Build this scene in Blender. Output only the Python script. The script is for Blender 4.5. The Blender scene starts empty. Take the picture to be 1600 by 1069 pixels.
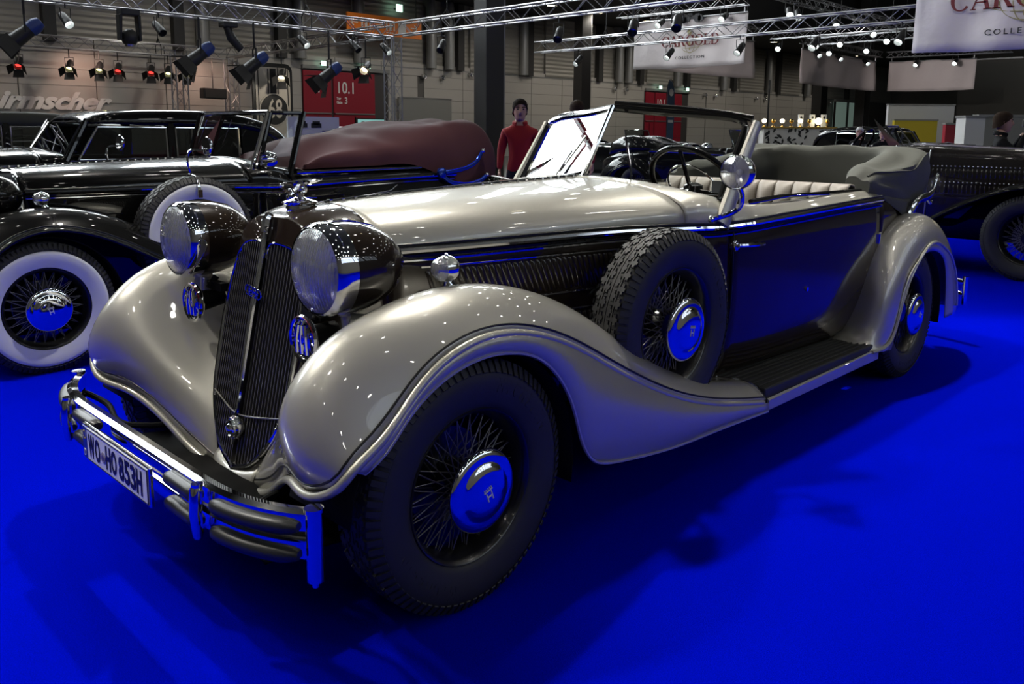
import bpy, bmesh, math, random
import numpy as np
from mathutils import Vector, Matrix
random.seed(7); rng = np.random.default_rng(7)
PI = math.pi
SC = bpy.context.scene
COL = SC.collection
# ------------------------------------------------------------------ camera
cam_d = bpy.data.cameras.new('camera'); cam = bpy.data.objects.new('camera', cam_d); COL.objects.link(cam)
CR, CU, CD = Vector((0.70915, 0.70501, 0.0079)), Vector((-0.1170, 0.1068, 0.9873)), Vector((-0.69527, 0.70110, -0.15823))
CD.normalize(); CR = (CR - CD * CR.dot(CD)).normalized(); CU = CR.cross(CD)
cam.matrix_world = Matrix(((CR.x, CU.x, -CD.x, 2.5555), (CR.y, CU.y, -CD.y, -1.5746), (CR.z, CU.z, -CD.z, 1.4150), (0, 0, 0, 1)))
cam_d.sensor_width = 36; cam_d.lens = 1312.14 * 36 / 1600; cam_d.shift_y = -119.6 / 1600
cam_d.clip_start = 0.05; cam_d.clip_end = 400
SC.camera = cam
# ------------------------------------------------------------------ world, exposure
SC.view_settings.view_transform = 'Standard'; SC.view_settings.look = 'None'
SC.view_settings.exposure = 0.12; SC.view_settings.gamma = 1.0; SC.view_settings.use_curve_mapping = False
W = bpy.data.worlds.new('hall_air'); SC.world = W; W.use_nodes = True
W.node_tree.nodes['Background'].inputs[0].default_value = (0.80, 0.88, 1.0, 1)
W.node_tree.nodes['Background'].inputs[1].default_value = 0.02
SC.cycles.use_denoising = True
SC.cycles.max_bounces = 8; SC.cycles.glossy_bounces = 5; SC.cycles.transparent_max_bounces = 16
SC.cycles.caustics_reflective = False; SC.cycles.caustics_refractive = False
SC.cycles.sample_clamp_indirect = 6.0
# ------------------------------------------------------------------ stand lights (their housings are built further down)
def spot(name, loc, target, power, angle=60, blend=0.4, radius=0.15, color=(1, .96, .88)):
    d = bpy.data.lights.new(name, 'SPOT'); d.energy = power; d.spot_size = math.radians(angle); d.spot_blend = blend
    d.shadow_soft_size = radius; d.color = color
    o = bpy.data.objects.new(name, d); COL.objects.link(o); o.location = loc
    o.rotation_euler = (Vector(target) - Vector(loc)).to_track_quat('-Z', 'Y').to_euler()
    return o
STAND_SPOTS = [  # location, target, watts, cone
    ((-1.5, 2.2, 6.2), (0.25, 1.9, 0.3), 1150, 80),
    ((-2.6, -2.6, 6.2), (0.0, -0.3, 0.5), 800, 60),
    ((4.6, 5.6, 6.2), (2.6, 3.6, 0.0), 90, 64),  # added weak fill for the right-hand carpet
    ((1.6, -4.0, 6.2), (-0.8, -2.4, 0.0), 110, 60),
    ((-5.4, 1.2, 6.2), (-3.4, 1.0, 0.6), 300, 62),
    ((-0.6, 4.6, 6.2), (2.3, 3.2, 0.0), 1500, 56),  # added spot, brightens the carpet on the right
    ((-3.2, -3.6, 6.2), (-0.9, -2.2, 0.0), 450, 52),
]
for i_, (l_, t_, p_, a_) in enumerate(STAND_SPOTS):
    spot('stand_spot_light', l_, t_, p_, a_)
# ------------------------------------------------------------------ helpers
def V3(a): return np.asarray(a, float)
def spline1(P, t, tn):
    """natural cubic spline through P (k,d) at knots t, sampled at tn"""
    P = V3(P); k = len(P)
    if k == 2:
        return P[0] + (P[1] - P[0]) * ((tn - t[0]) / (t[1] - t[0]))[:, None]
    h = np.diff(t); A = np.zeros((k, k)); b = np.zeros((k, P.shape[1])); A[0, 0] = A[-1, -1] = 1
    for i in range(1, k - 1):
        A[i, i - 1], A[i, i], A[i, i + 1] = h[i - 1], 2 * (h[i - 1] + h[i]), h[i]
        b[i] = 6 * ((P[i + 1] - P[i]) / h[i] - (P[i] - P[i - 1]) / h[i - 1])
    M = np.linalg.solve(A, b)
    j = np.clip(np.searchsorted(t, tn, side='right') - 1, 0, k - 2)
    a = (t[j + 1] - tn)[:, None]; c = (tn - t[j])[:, None]; hh = h[j][:, None]
    return (M[j] * a**3 + M[j + 1] * c**3) / (6 * hh) + (P[j] / hh - M[j] * hh / 6) * a + (P[j + 1] / hh - M[j + 1] * hh / 6) * c
def knots(P):
    d = np.linalg.norm(np.diff(V3(P), axis=0), axis=1) ** .75
    return np.concatenate([[0], np.cumsum(np.maximum(d, 1e-4))])
def curve(P, n):
    P = V3(P); t = knots(P); return spline1(P, t, np.linspace(0, t[-1], n))
def surf(ctrl, nu, nv):
    """smooth surface through a control grid [rows][cols] -> (nu,nv,3)"""
    G = V3(ctrl); m, k, _ = G.shape
    tv = np.mean([knots(G[i]) / knots(G[i])[-1] for i in range(m)], axis=0)
    R = np.stack([spline1(G[i], tv, np.linspace(0, 1, nv)) for i in range(m)])
    tu = np.mean([knots(G[:, j]) / knots(G[:, j])[-1] for j in range(k)], axis=0)
    return np.stack([spline1(R[:, j], tu, np.linspace(0, 1, nu)) for j in range(nv)], axis=1)
class MB:
    def __init__(s): s.v = []; s.f = []
    def add(s, V, F):
        o = len(s.v); s.v += [tuple(map(float, p)) for p in V]; s.f += [tuple(i + o for i in f) for f in F]; return s
    def grid(s, G, closed_v=False, closed_u=False, flip=False):
        n, m, _ = G.shape; F = []
        for i in range(n if closed_u else n - 1):
            for j in range(m if closed_v else m - 1):
                i2, j2 = (i + 1) % n, (j + 1) % m
                q = (i * m + j, i2 * m + j, i2 * m + j2, i * m + j2)
                F.append(q[::-1] if flip else q)
        return s.add(G.reshape(-1, 3), F)
    def box(s, c, d, R=None):
        V = np.array([[x, y, z] for x in (-.5, .5) for y in (-.5, .5) for z in (-.5, .5)]) * V3(d)
        if R is not None: V = V @ V3(R).T
        return s.add(V + V3(c), [(0, 1, 3, 2), (4, 6, 7, 5), (0, 4, 5, 1), (2, 3, 7, 6), (0, 2, 6, 4), (1, 5, 7, 3)])
    def hexa(s, V):   # 8 corners: bottom ring 4, top ring 4
        return s.add(V, [(3, 2, 1, 0), (4, 5, 6, 7), (0, 1, 5, 4), (1, 2, 6, 5), (2, 3, 7, 6), (3, 0, 4, 7)])
    def tube(s, P, r, n=8, closed=False, caps=True, flat=1.0, up=(0, 0, 1)):
        P = V3(P); k = len(P); r = np.broadcast_to(V3(r), (k,))
        T = np.roll(P, -1, 0) - np.roll(P, 1, 0) if closed else np.gradient(P, axis=0)
        T /= np.linalg.norm(T, axis=1)[:, None] + 1e-12
        G = []; a0 = None
        for i in range(k):
            if a0 is None:
                u = V3(up); u = u if abs(u @ T[i]) < .95 else V3((1, 0, 0))
                a0 = u - T[i] * (u @ T[i])
            else: a0 = a0 - T[i] * (a0 @ T[i])
            a0 = a0 / (np.linalg.norm(a0) + 1e-12); b0 = np.cross(T[i], a0)
            th = np.arange(n) * 2 * PI / n
            G.append(P[i] + r[i] * (np.outer(np.cos(th), a0) * flat + np.outer(np.sin(th), b0)))
        o = len(s.v); s.grid(np.array(G), closed_v=True, closed_u=closed)
        if caps and not closed:
            s.f.append(tuple(o + i for i in range(n))); s.f.append(tuple(o + (k - 1) * n + i for i in range(n))[::-1])
        return s
    def lathe(s, prof, n=32, c=(0, 0, 0), axis='z', M=None, arc=None):
        """prof: list of (r, h); revolve about axis through c"""
        th = np.arange(n) * 2 * PI / n if arc is None else np.linspace(arc[0], arc[1], n); G = []
        for r, h in prof:
            a, b = r * np.cos(th), r * np.sin(th); hh = np.full(n, h)
            G.append(np.stack({'z': (a, b, hh), 'x': (hh, a, b), 'y': (a, hh, b)}[axis], -1))
        G = np.array(G)
        if M is not None: G = G @ V3(M).T
        return s.grid(G + V3(c), closed_v=arc is None, flip=(axis != 'y'))
    def cyl(s, a, b, r, n=10, r2=None): return s.tube([a, b], [r, r if r2 is None else r2], n)
    def ball(s, c, r, n=12, m=8, sc=(1, 1, 1)):
        ph = np.linspace(0, PI, m + 1); th = np.arange(n) * 2 * PI / n
        G = np.array([[(math.sin(p) * math.cos(t), math.sin(p) * math.sin(t), -math.cos(p)) for t in th] for p in ph]) * r * V3(sc) + V3(c)
        return s.grid(G, closed_v=True, flip=True)
    def prism(s, poly, a, b, axis='y'):
        """extrude 2-D polygon between a and b on axis"""
        n = len(poly)
        def P(q, h): return {'y': (q[0], h, q[1]), 'x': (h, q[0], q[1]), 'z': (q[0], q[1], h)}[axis]
        return s.add([P(q, a) for q in poly] + [P(q, b) for q in poly],
                     [tuple(range(n)), tuple(range(2 * n - 1, n - 1, -1))] + [(i, i + n, (i + 1) % n + n, (i + 1) % n) for i in range(n)])
    def mirror(s): s.v = [(-x, y, z) for x, y, z in s.v]; s.f = [f[::-1] for f in s.f]; return s
    def xf(s, M): s.v = [tuple(M @ Vector(p)) for p in s.v]; return s
    def mesh(s, name, smooth=True, fix=True):
        me = bpy.data.meshes.new(name); me.from_pydata(s.v, [], s.f); me.update()
        if fix:
            bm = bmesh.new(); bm.from_mesh(me); bmesh.ops.remove_doubles(bm, verts=bm.verts, dist=1e-6)
            bmesh.ops.recalc_face_normals(bm, faces=bm.faces); bm.to_mesh(me); bm.free()
        if smooth: me.polygons.foreach_set('use_smooth', [True] * len(me.polygons))
        return me
    def build(s, name, mat, parent=None, smooth=True, sharp=40, solid=0, bevel=0, fix=True):
        me = s.mesh(name, smooth, fix); me.materials.append(M[mat] if isinstance(mat, str) else mat)
        if smooth and sharp: me.set_sharp_from_angle(angle=math.radians(sharp))
        o = bpy.data.objects.new(name, me); COL.objects.link(o)
        if parent: o.parent = parent
        if solid:
            m = o.modifiers.new('thickness', 'SOLIDIFY'); m.thickness = solid; m.offset = -1
        if bevel:
            m = o.modifiers.new('edges', 'BEVEL'); m.width = bevel; m.segments = 2; m.limit_method = 'ANGLE'
        return o
def tag(o, label=None, cat=None, group=None, kind=None):
    if label: o['label'] = label
    if cat: o['category'] = cat
    if group: o['group'] = group
    if kind: o['kind'] = kind
    return o
def thing(name, label, cat, loc=(0, 0, 0), rz=0, group=None):
    o = bpy.data.objects.new(name, None); COL.objects.link(o); o.location = loc; o.rotation_euler = (0, 0, rz)
    o.empty_display_size = .1
    return tag(o, label, cat, group)
def link_copy(o, parent=None, loc=None):
    c = o.copy(); COL.objects.link(c); c.parent = parent
    if loc is not None: c.location = loc
    return c
def copy_tree(o, parent=None):
    c = link_copy(o, parent)
    for ch in o.children: copy_tree(ch, c)
    return c
def rotm(axis, a): return np.array(Matrix.Rotation(a, 3, axis))
_txt = {}
def text_mb(body, size=1.0, depth=.01, sx=1.0, align='CENTER', shear=0.0, spacing=1.0, offset=0.0):
    """text in the XZ plane facing -Y, as an MB"""
    c = bpy.data.curves.new('t', 'FONT'); c.body = body; c.size = size; c.extrude = depth / 2; c.align_x = align; c.align_y = 'CENTER'
    c.shear = shear; c.space_character = spacing; c.offset = offset; c.resolution_u = 3
    o = bpy.data.objects.new('t', c); COL.objects.link(o)
    dg = bpy.context.evaluated_depsgraph_get(); me = bpy.data.meshes.new_from_object(o.evaluated_get(dg))
    mb = MB(); mb.v = [(v.co.x * sx, -v.co.z, v.co.y) for v in me.vertices]; mb.f = [tuple(p.vertices) for p in me.polygons]
    bpy.data.objects.remove(o); bpy.data.curves.remove(c); bpy.data.meshes.remove(me)
    return mb
# ------------------------------------------------------------------ materials
M = {}
def nodes_of(name):
    m = bpy.data.materials.new(name); m.use_nodes = True; M[name] = m
    nt = m.node_tree; return m, nt, nt.nodes['Principled BSDF']
def mat(name, col, rough=.5, metal=0, coat=0, coat_rough=.03, spec=.5, bump=None, vary=None, emit=None, sheen=0, trans=0, ior=1.5, aniso=0):
    m, nt, b = nodes_of(name); I = b.inputs; N = nt.nodes; L = nt.links
    I['Base Color'].default_value = (*col, 1); I['Roughness'].default_value = rough; I['Metallic'].default_value = metal
    I['Coat Weight'].default_value = coat; I['Coat Roughness'].default_value = coat_rough; I['Specular IOR Level'].default_value = spec
    I['Transmission Weight'].default_value = trans; I['IOR'].default_value = ior; I['Sheen Weight'].default_value = sheen
    tc = N.new('ShaderNodeTexCoord')
    if bump:   # (scale, strength, distance)
        n = N.new('ShaderNodeTexNoise'); n.inputs['Scale'].default_value = bump[0]; n.inputs['Detail'].default_value = 4
        bp = N.new('ShaderNodeBump'); bp.inputs['Strength'].default_value = bump[1]; bp.inputs['Distance'].default_value = bump[2]
        L.new(tc.outputs['Object'], n.inputs['Vector']); L.new(n.outputs['Fac'], bp.inputs['Height']); L.new(bp.outputs['Normal'], I['Normal'])
    if vary:   # (scale, other colour)
        n = N.new('ShaderNodeTexNoise'); n.inputs['Scale'].default_value = vary[0]; n.inputs['Detail'].default_value = 5
        r = N.new('ShaderNodeMix'); r.data_type = 'RGBA'; r.inputs[6].default_value = (*col, 1); r.inputs[7].default_value = (*vary[1], 1)
        L.new(tc.outputs['Object'], n.inputs['Vector']); L.new(n.outputs['Fac'], r.inputs[0]); L.new(r.outputs[2], I['Base Color'])
    if emit: I['Emission Color'].default_value = (*emit[0], 1); I['Emission Strength'].default_value = emit[1]
    return m
def thin_glass(name, tint=(1, 1, 1), rough=.0, boost=1.0, bump=None, haze=0.0):
    m = bpy.data.materials.new(name); m.use_nodes = True; M[name] = m; nt = m.node_tree; N = nt.nodes; L = nt.links
    N.remove(N['Principled BSDF']); out = N['Material Output']
    tr = N.new('ShaderNodeBsdfTransparent'); tr.inputs[0].default_value = (*tint, 1)
    gl = N.new('ShaderNodeBsdfGlossy'); gl.inputs['Roughness'].default_value = rough
    fr = N.new('ShaderNodeFresnel'); fr.inputs['IOR'].default_value = 1.52
    ml = N.new('ShaderNodeMath'); ml.operation = 'MULTIPLY'; ml.inputs[1].default_value = boost; ml.use_clamp = True
    mx = N.new('ShaderNodeMixShader')
    L.new(fr.outputs[0], ml.inputs[0]); L.new(ml.outputs[0], mx.inputs[0]); L.new(tr.outputs[0], mx.inputs[1]); L.new(gl.outputs[0], mx.inputs[2]); L.new(mx.outputs[0], out.inputs[0])
    if haze:
        df = N.new('ShaderNodeBsdfDiffuse'); df.inputs[0].default_value = (.8, .82, .84, 1); hx = N.new('ShaderNodeMixShader'); hx.inputs[0].default_value = haze
        L.new(tr.outputs[0], hx.inputs[1]); L.new(df.outputs[0], hx.inputs[2]); L.new(hx.outputs[0], mx.inputs[1])
    if bump:
        tc = N.new('ShaderNodeTexCoord'); w = N.new('ShaderNodeTexWave'); w.inputs['Scale'].default_value = bump[0]; w.bands_direction = 'X'
        bp = N.new('ShaderNodeBump'); bp.inputs['Strength'].default_value = bump[1]; bp.inputs['Distance'].default_value = .003
        L.new(tc.outputs['Object'], w.inputs['Vector']); L.new(w.outputs['Fac'], bp.inputs['Height'])
        L.new(bp.outputs['Normal'], gl.inputs['Normal']); L.new(bp.outputs['Normal'], fr.inputs['Normal'])
    return m
mat('champagne', (.46, .445, .39), .38, .48, 1.0, .010)
mat('seam_black', (.004, .004, .004), .4)
mat('brown_paint', (.020, .013, .0085), .3, .0, 1.0, .010, spec=.05)
mat('black_paint', (.004, .004, .004), .25, .0, .9, .010, spec=.08)
mat('chrome', (.86, .86, .87), .05, 1.0)
mat('chrome_soft', (.62, .62, .63), .22, 1.0)
mat('rubber', (.020, .020, .021), .58, bump=(180, .15, .002))
mat('rubber_strip', (.020, .021, .022), .38)
mat('whitewall', (.70, .71, .72), .5)
mat('wheel_black', (.006, .006, .006), .3, 0, .6)
mat('chassis_black', (.003, .003, .003), .7, spec=.12)
mat('spoke_steel', (.22, .21, .19), .3, .8)
mat('grille_bar', (.13, .125, .12), .30, .6)
mat('step_rubber', (.018, .018, .018), .6)
mat('leather', (.24, .215, .185), .5, bump=(60, .2, .003))
mat('softtop', (.062, .064, .054), .85, bump=(700, .35, .0015), vary=(3, (.048, .050, .042)))
mat('maroon_cloth', (.060, .012, .018), .85, bump=(500, .35, .0015), vary=(3, (.045, .009, .014)))
mat('dark_interior', (.012, .010, .009), .6)
mat('wood_dash', (.05, .02, .008), .3, 0, .7)
mat('plate_white', (.72, .74, .78), .4)
mat('plate_blue', (.01, .03, .25), .4)
mat('letter_black', (.006, .006, .007), .45)
mat('tag_green', (.02, .25, .09), .5)
mat('reflection_red', (.25, .01, .015), .25)
mat('reflector', (.86, .84, .78), .35, .65)
thin_glass('glass', (.93, .96, .95), 0, 1.4)
thin_glass('lens_glass', (.95, .96, .97), .03, 2.6, bump=(55, .25), haze=.24)
thin_glass('dark_glass', (.25, .28, .28), 0, 1.4)
# ------------------------------------------------------------------ hall: floor, walls, doors, clerestory windows, ceiling
mat('carpet', (.0003, .007, .95), .95, spec=.0, bump=(700, .8, .006), vary=(260, (.0002, .002, .30)))
mat('wall_panel', (.40, .38, .35), .45, bump=(3, .05, .01))
mat('wall_joint', (.10, .095, .09), .7)
mat('dark_steel', (.022, .021, .021), .55)
mat('duct_grey', (.24, .24, .235), .4, .3)
mat('gate_red', (.27, .006, .022), .45)
mat('gate_dark', (.05, .045, .045), .5)
mat('white_print', (.75, .74, .72), .5)
mat('black_print', (.01, .01, .01), .5)
mat('ceiling_dark', (.02, .02, .02), .8)
mat('end_wall', (.17, .16, .14), .8)
mat('partition_grey', (.20, .20, .19), .7)
mat('window_frame', (.10, .10, .10), .5)
mat('exit_green', (.1, .6, .3), .5, emit=((.55, 1, .75), 2.5))
def corrugated():
    m, nt, b = nodes_of('corrugated'); N, L = nt.nodes, nt.links
    b.inputs['Base Color'].default_value = (.30, .285, .255, 1); b.inputs['Roughness'].default_value = .45; b.inputs['Metallic'].default_value = .2
    tc = N.new('ShaderNodeTexCoord'); w = N.new('ShaderNodeTexWave'); w.bands_direction = 'Z'; w.inputs['Scale'].default_value = 1.4; w.inputs['Distortion'].default_value = .3
    bp = N.new('ShaderNodeBump'); bp.inputs['Strength'].default_value = .6; bp.inputs['Distance'].default_value = .04
    L.new(tc.outputs['Object'], w.inputs['Vector']); L.new(w.outputs['Fac'], bp.inputs['Height']); L.new(bp.outputs['Normal'], b.inputs['Normal'])
corrugated()
# daylight behind the high windows
mat('daylight_cool', (.8, .9, 1), .5, emit=((.92, .98, 1.0), 15.0))
mat('daylight_soft', (.8, .9, 1), .5, emit=((.78, .88, 1.0), 1.2))
fl = MB().grid(np.array([[(x, y, 0) for y in (-30, 86)] for x in (-32, 30)], float)).build('floor', mat('hall_floor', (.10, .098, .095), .6, vary=(2, (.08, .078, .075))), smooth=False)
tag(fl, kind='structure')
cp_ = MB().box((1.0, 2.5, .004), (26, 33, .008)).build('floor_carpet', 'carpet', smooth=False); tag(cp_, kind='structure')
XW = -30.8
wb = MB().box((XW - .30, 28, 2.2), (.5, 116, 4.4)).build('wall_back', 'wall_joint', smooth=False); tag(wb, kind='structure')
pm = MB().box((0, 0, 0), (.06, 2.56, .565)).mesh('wall_panel', smooth=False); pm.materials.append(M['wall_panel'])
DOORS = [(18.8, 23.45), (44.3, 49.3)]
for c_ in range(27):
    for r_ in range(8):
        y0 = 1.0 + c_ * 2.6; z = .30 + r_ * .58
        if any(a - 1.35 < y0 < b + 1.3 for a, b in DOORS) and z < 4.3 and any(a - 1.2 < y0 < b + 1.2 for a, b in DOORS): continue
        o = bpy.data.objects.new('wall_panel', pm); COL.objects.link(o); o.parent = wb; o.location = (XW - .02, y0, z)
for a, b in ((16.9, 18.75), (23.5, 25.3), (42.0, 44.2), (49.4, 51.6)):   # filler panels beside the gates
    for r_ in range(8):
        MB().box((XW - .03, (a + b) / 2, .30 + r_ * .58), (.05, b - a, .565)).build('wall_panel', 'wall_panel', wb, smooth=False)
wu = MB().box((XW - .25, 28, 6.1), (.3, 116, 3.4)).build('wall_upper', 'corrugated', smooth=False); tag(wu, kind='structure')
MB().box((XW - .05, 28, 4.44), (.16, 116, .06)).build('ledge', 'duct_grey', wu, smooth=False)
for y in (8.6, 13.25, 17.75, 28.0, 33.2, 39.4, 43.6, 49.0, 55.2, 62.0, 68.5, 75):
    MB().box((XW + .05, y, 6.1), (.4, .42, 3.3)).build('post', 'dark_steel', wu, smooth=False)
for y in (14.2, 18.6, 21.7, 26.0, 27.2, 32.6, 41.2, 42.2, 47.6, 53.6, 60.2, 66.8):
    d_ = MB().tube([(XW + .25, y, 4.47), (XW + .25, y, 7.2), (XW + .22, y, 7.6), (XW - .1, y, 7.75)], .27, 12); d_.build('duct', 'duct_grey', wu)
for y in (30.6, 36.4, 46.2, 58.0, 64.0):
    MB().box((XW + .0, y, 6.1), (.12, 3.6, 3.2)).build('wall_bay', 'corrugated', wu, smooth=False)
# gallery soffit, high wall with the daylight windows, ceiling
so = MB().box((-27.6, 28, 8.0), (7.2, 116, .4)).build('ceiling_gallery', 'ceiling_dark', smooth=False); tag(so, kind='structure')
hw = MB()
hw.box((-24, 28, 8.5), (.4, 116, .8)); [hw.box((-24, -8.6 + (i + .5) * 4.75, 12.45), (.4, 1.3, 7.1)) for i in range(-1, 10)]; hw.box((-24, 28, 19.4), (.4, 116, 6.8)); hw.box((-24, -20.5, 12.45), (.4, 19, 7.1)); hw.box((-24, 61.2, 12.45), (.4, 49.8, 7.1))
tag(hw.build('wall_high_back', 'ceiling_dark', smooth=False), kind='structure')
hw = MB(); hw.box((30, 28, 6), (.4, 116, 12)); hw.box((30, 28, 21.2), (.4, 116, 3.2)); hw.box((30, -20.5, 15.5), (.4, 19, 8.4)); hw.box((30, 65, 15.5), (.4, 42, 8.4))
tag(hw.build('wall_right', 'end_wall', smooth=False), kind='structure')
def high_window(n, x, y, w, matn, inward):
    z0, z1 = (8.9, 16.0) if x < 0 else (11.6, 19.5)
    o = MB(); t = .22
    for (yy, zz, dy, dz) in ((y - w / 2, (z0 + z1) / 2, t, z1 - z0), (y + w / 2, (z0 + z1) / 2, t, z1 - z0), (y, z0, w, t), (y, z1, w, t), (y, (z0 + z1) / 2, w, .12), (y, (z0 + z1) / 2, .10, z1 - z0)): o.box((x, yy, zz), (.35, dy, dz))
    o = o.build('window_%d' % n, 'window_frame', smooth=False); tag(o, kind='structure')
    for i in (-1, 1):
        for j in (0, 1):
            MB().box((x - inward * .1, y + i * w / 4, z0 + (z1 - z0) * (.25 + .5 * j)), (.04, w / 2 - .12, (z1 - z0) / 2 - .14)).build('window_pane', matn, o, smooth=False)
k_ = 0
for i in range(10):
    k_ += 1; high_window(k_, -24, -8.6 + i * 4.75, 3.5, 'daylight_cool', 1)
for i in range(11):
    k_ += 1; high_window(k_, 30, -8.6 + i * 4.75, 4.2, 'daylight_soft', -1)
for a, b in (('wall_end', 86), ('wall_front', -30)):
    tag(MB().box((0, b, 11), (62, .4, 22)).build(a, 'end_wall', smooth=False), kind='structure')
tag(MB().box((3, 28, 22.8), (56, 116, .4)).build('ceiling', 'ceiling_dark', smooth=False), kind='structure')
# red gates
def gate(n, y0, y1, ysp, num):
    d = MB().box((XW - .02, (y0 + y1) / 2, 2.03), (.06, y1 - y0, 4.06)).build('door_%d' % n, 'gate_dark', smooth=False); tag(d, kind='structure')
    lm = y1 - .80
    for a, b in ((y0, ysp - .06), (ysp + .06, lm)):
        for z0, z1 in ((.02, 1.02), (1.05, 2.10), (2.16, 4.0)):
            MB().box((XW + .04, (a + b) / 2, (z0 + z1) / 2), (.08, b - a, z1 - z0)).build('gate_panel', 'gate_red', d, smooth=False, bevel=.01)
        MB().box((XW + .10, (a + b) / 2, 2.14), (.06, b - a - .1, .05)).build('push_bar', 'duct_grey', d, smooth=False)
        MB().box((XW + .07, (a + b) / 2, 1.05), (.02, .05, 2.0)).build('leaf_joint', 'gate_dark', d, smooth=False)
    MB().box((XW + .06, (y0 + y1) / 2, 4.16), (.16, y1 - y0 + .1, .16)).build('lintel', 'duct_grey', d, smooth=False)
    Rz = Matrix.Translation((XW + .085, 0, 0)) @ Matrix.Rotation(PI / 2, 4, 'Z')
    def lettering(t, y, z, s, sx=.9):
        g = text_mb(t, s, .012, sx, 'LEFT', offset=.006).xf(Matrix.Translation((XW + .09, y, z)) @ Matrix.Rotation(PI / 2, 4, 'Z')); g.build('gate_lettering', 'white_print', d, smooth=False)
    lettering('10.1', ysp + .18, 3.28, .74, .85); lettering(num, ysp + .62, 2.72, .42); lettering('Tor', ysp + .20, 2.82, .17); lettering('Gate', ysp + .20, 2.64, .17)
    if n == 1: lettering('.1', ysp - .80, 3.28, .74, .85)
    return d
gate(1, 18.8, 23.45, 20.3, '3'); gate(2, 44.3, 49.3, 45.3, '4')
ys_ = [(19.75, 'leftmost'), (22.1, 'second'), (45.6, 'third'), (48.8, 'fourth')]
for y, w_ in ys_:
    e = MB().box((XW + .30, y, 4.33), (.05, .26, .20)).build('exit_sign', 'exit_green', smooth=False)
    tag(e, 'small glowing green exit light above a red gate, %s from the left' % w_, 'exit sign', 'green exit lights over the gates')
    MB().box((XW + .13, y, 4.33), (.34, .06, .06)).build('bracket', 'dark_steel', e, smooth=False)
e = MB().box((XW + .30, 24.0, 7.15), (.05, .34, .34)).build('exit_sign', 'exit_green', smooth=False); tag(e, 'small glowing green exit light high above the orange sign', 'exit sign')
MB().box((XW + .1, 24.0, 7.15), (.4, .06, .06)).build('bracket', 'dark_steel', e, smooth=False)
nz = MB().lathe([(.0, .02), (.05, .02), (.06, .10), (.075, .22), (.115, .24), (.13, .2), (.12, .1), (.12, 0)], 20, (0, 0, 0), 'x').mesh('air_nozzle'); nz.materials.append(M['chrome_soft'])
for y in (15.6, 25.6, 26.8, 28.75, 40.9, 42.1, 51.3, 52.7, 58.6, 60.0, 71.5, 73.2):
    o = bpy.data.objects.new('air_nozzle', nz); COL.objects.link(o); o.parent = wb; o.location = (XW + .01, y, 4.05 if y != 28.75 else 4.3)
pb_ = MB().box((XW + .10, 25.7, 1.5), (.12, 3.4, 3.0)).build('notice_board', 'partition_grey', smooth=False, bevel=.02); tag(pb_, 'plain dark grey board leaning on the back wall right of the red gate', 'board')
MB().box((XW + .17, 25.7, 3.0), (.03, 3.4, .05)).build('top_edge', 'duct_grey', pb_, smooth=False)
# lettering on the left wall
lt_ = text_mb('irmscher', .84, .06, 1.2, 'LEFT', .45, 1.0, .035).xf(Matrix.Translation((XW + .06, 6.75, 2.33)) @ Matrix.Rotation(PI / 2, 4, 'Z'))
lt_ = lt_.build('wall_lettering', 'white_print', smooth=False); tag(lt_, 'large slanted white company lettering on the left back wall', 'lettering')
# columns
def column(x, y, w, label):
    o = MB().box((x, y, 6), (w * .75, w, 12)).build('column', 'dark_steel', smooth=False, bevel=.02); tag(o, label, 'column')
    MB().box((x + w * .2, y + w * .52, 6), (w * .3, .10, 12)).build('flange', 'duct_grey', o, smooth=False)
column(-15.9, 16.0, .72, 'wide dark steel column rising behind the man facing us in red')
column(-27.0, 33.4, .75, 'dark steel column behind the head turned away, left of the small red gate')
column(-25.0, 57.3, .95, 'dark column left of the glazed doorway on the right')
column(-22.8, 59.4, .95, 'dark column right of the glazed doorway, beneath a blank white banner')
column(-9.6, 66.0, .9, 'rightmost dark column beside the dark end wall')
gd = thing('glass_doorway', 'lit glazed doorway between two dark columns', 'doorway', (XW + .36, 74.5, 0))
MB().box((0, 0, 2.12), (.06, 5.4, 4.24)).build('glazing', mat('door_glass', (.25, .33, .30), .2, emit=((.5, .7, .6), .12)), gd, smooth=False)
for y in (-2.7, 0, 2.7): MB().box((.1, y, 2.2), (.12, .2, 4.3)).build('mullion', 'dark_steel', gd, smooth=False)
MB().box((.16, 0, 4.28), (.2, 5.8, .2)).build('header', 'duct_grey', gd, smooth=False)
ew = MB().box((-12.5, 62.0, 3.2), (9.5, .3, 6.4)).build('partition_wall', 'end_wall', smooth=False); tag(ew, 'tall plain brown-grey partition under the blank banner on the right', 'partition'); MB().box((-12.5, 61.8, 6.4), (9.5, .5, .1)).build('top_rail', 'duct_grey', ew, smooth=False)
ew = MB().box((-3.0, 60.0, 2.3), (9.0, .3, 4.6)).build('partition_wall', 'wall_panel', smooth=False); tag(ew, 'pale partition wall behind the photographer', 'partition'); MB().box((-3.0, 59.8, 4.6), (9.0, .5, .08)).build('top_rail', 'duct_grey', ew, smooth=False)
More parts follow.
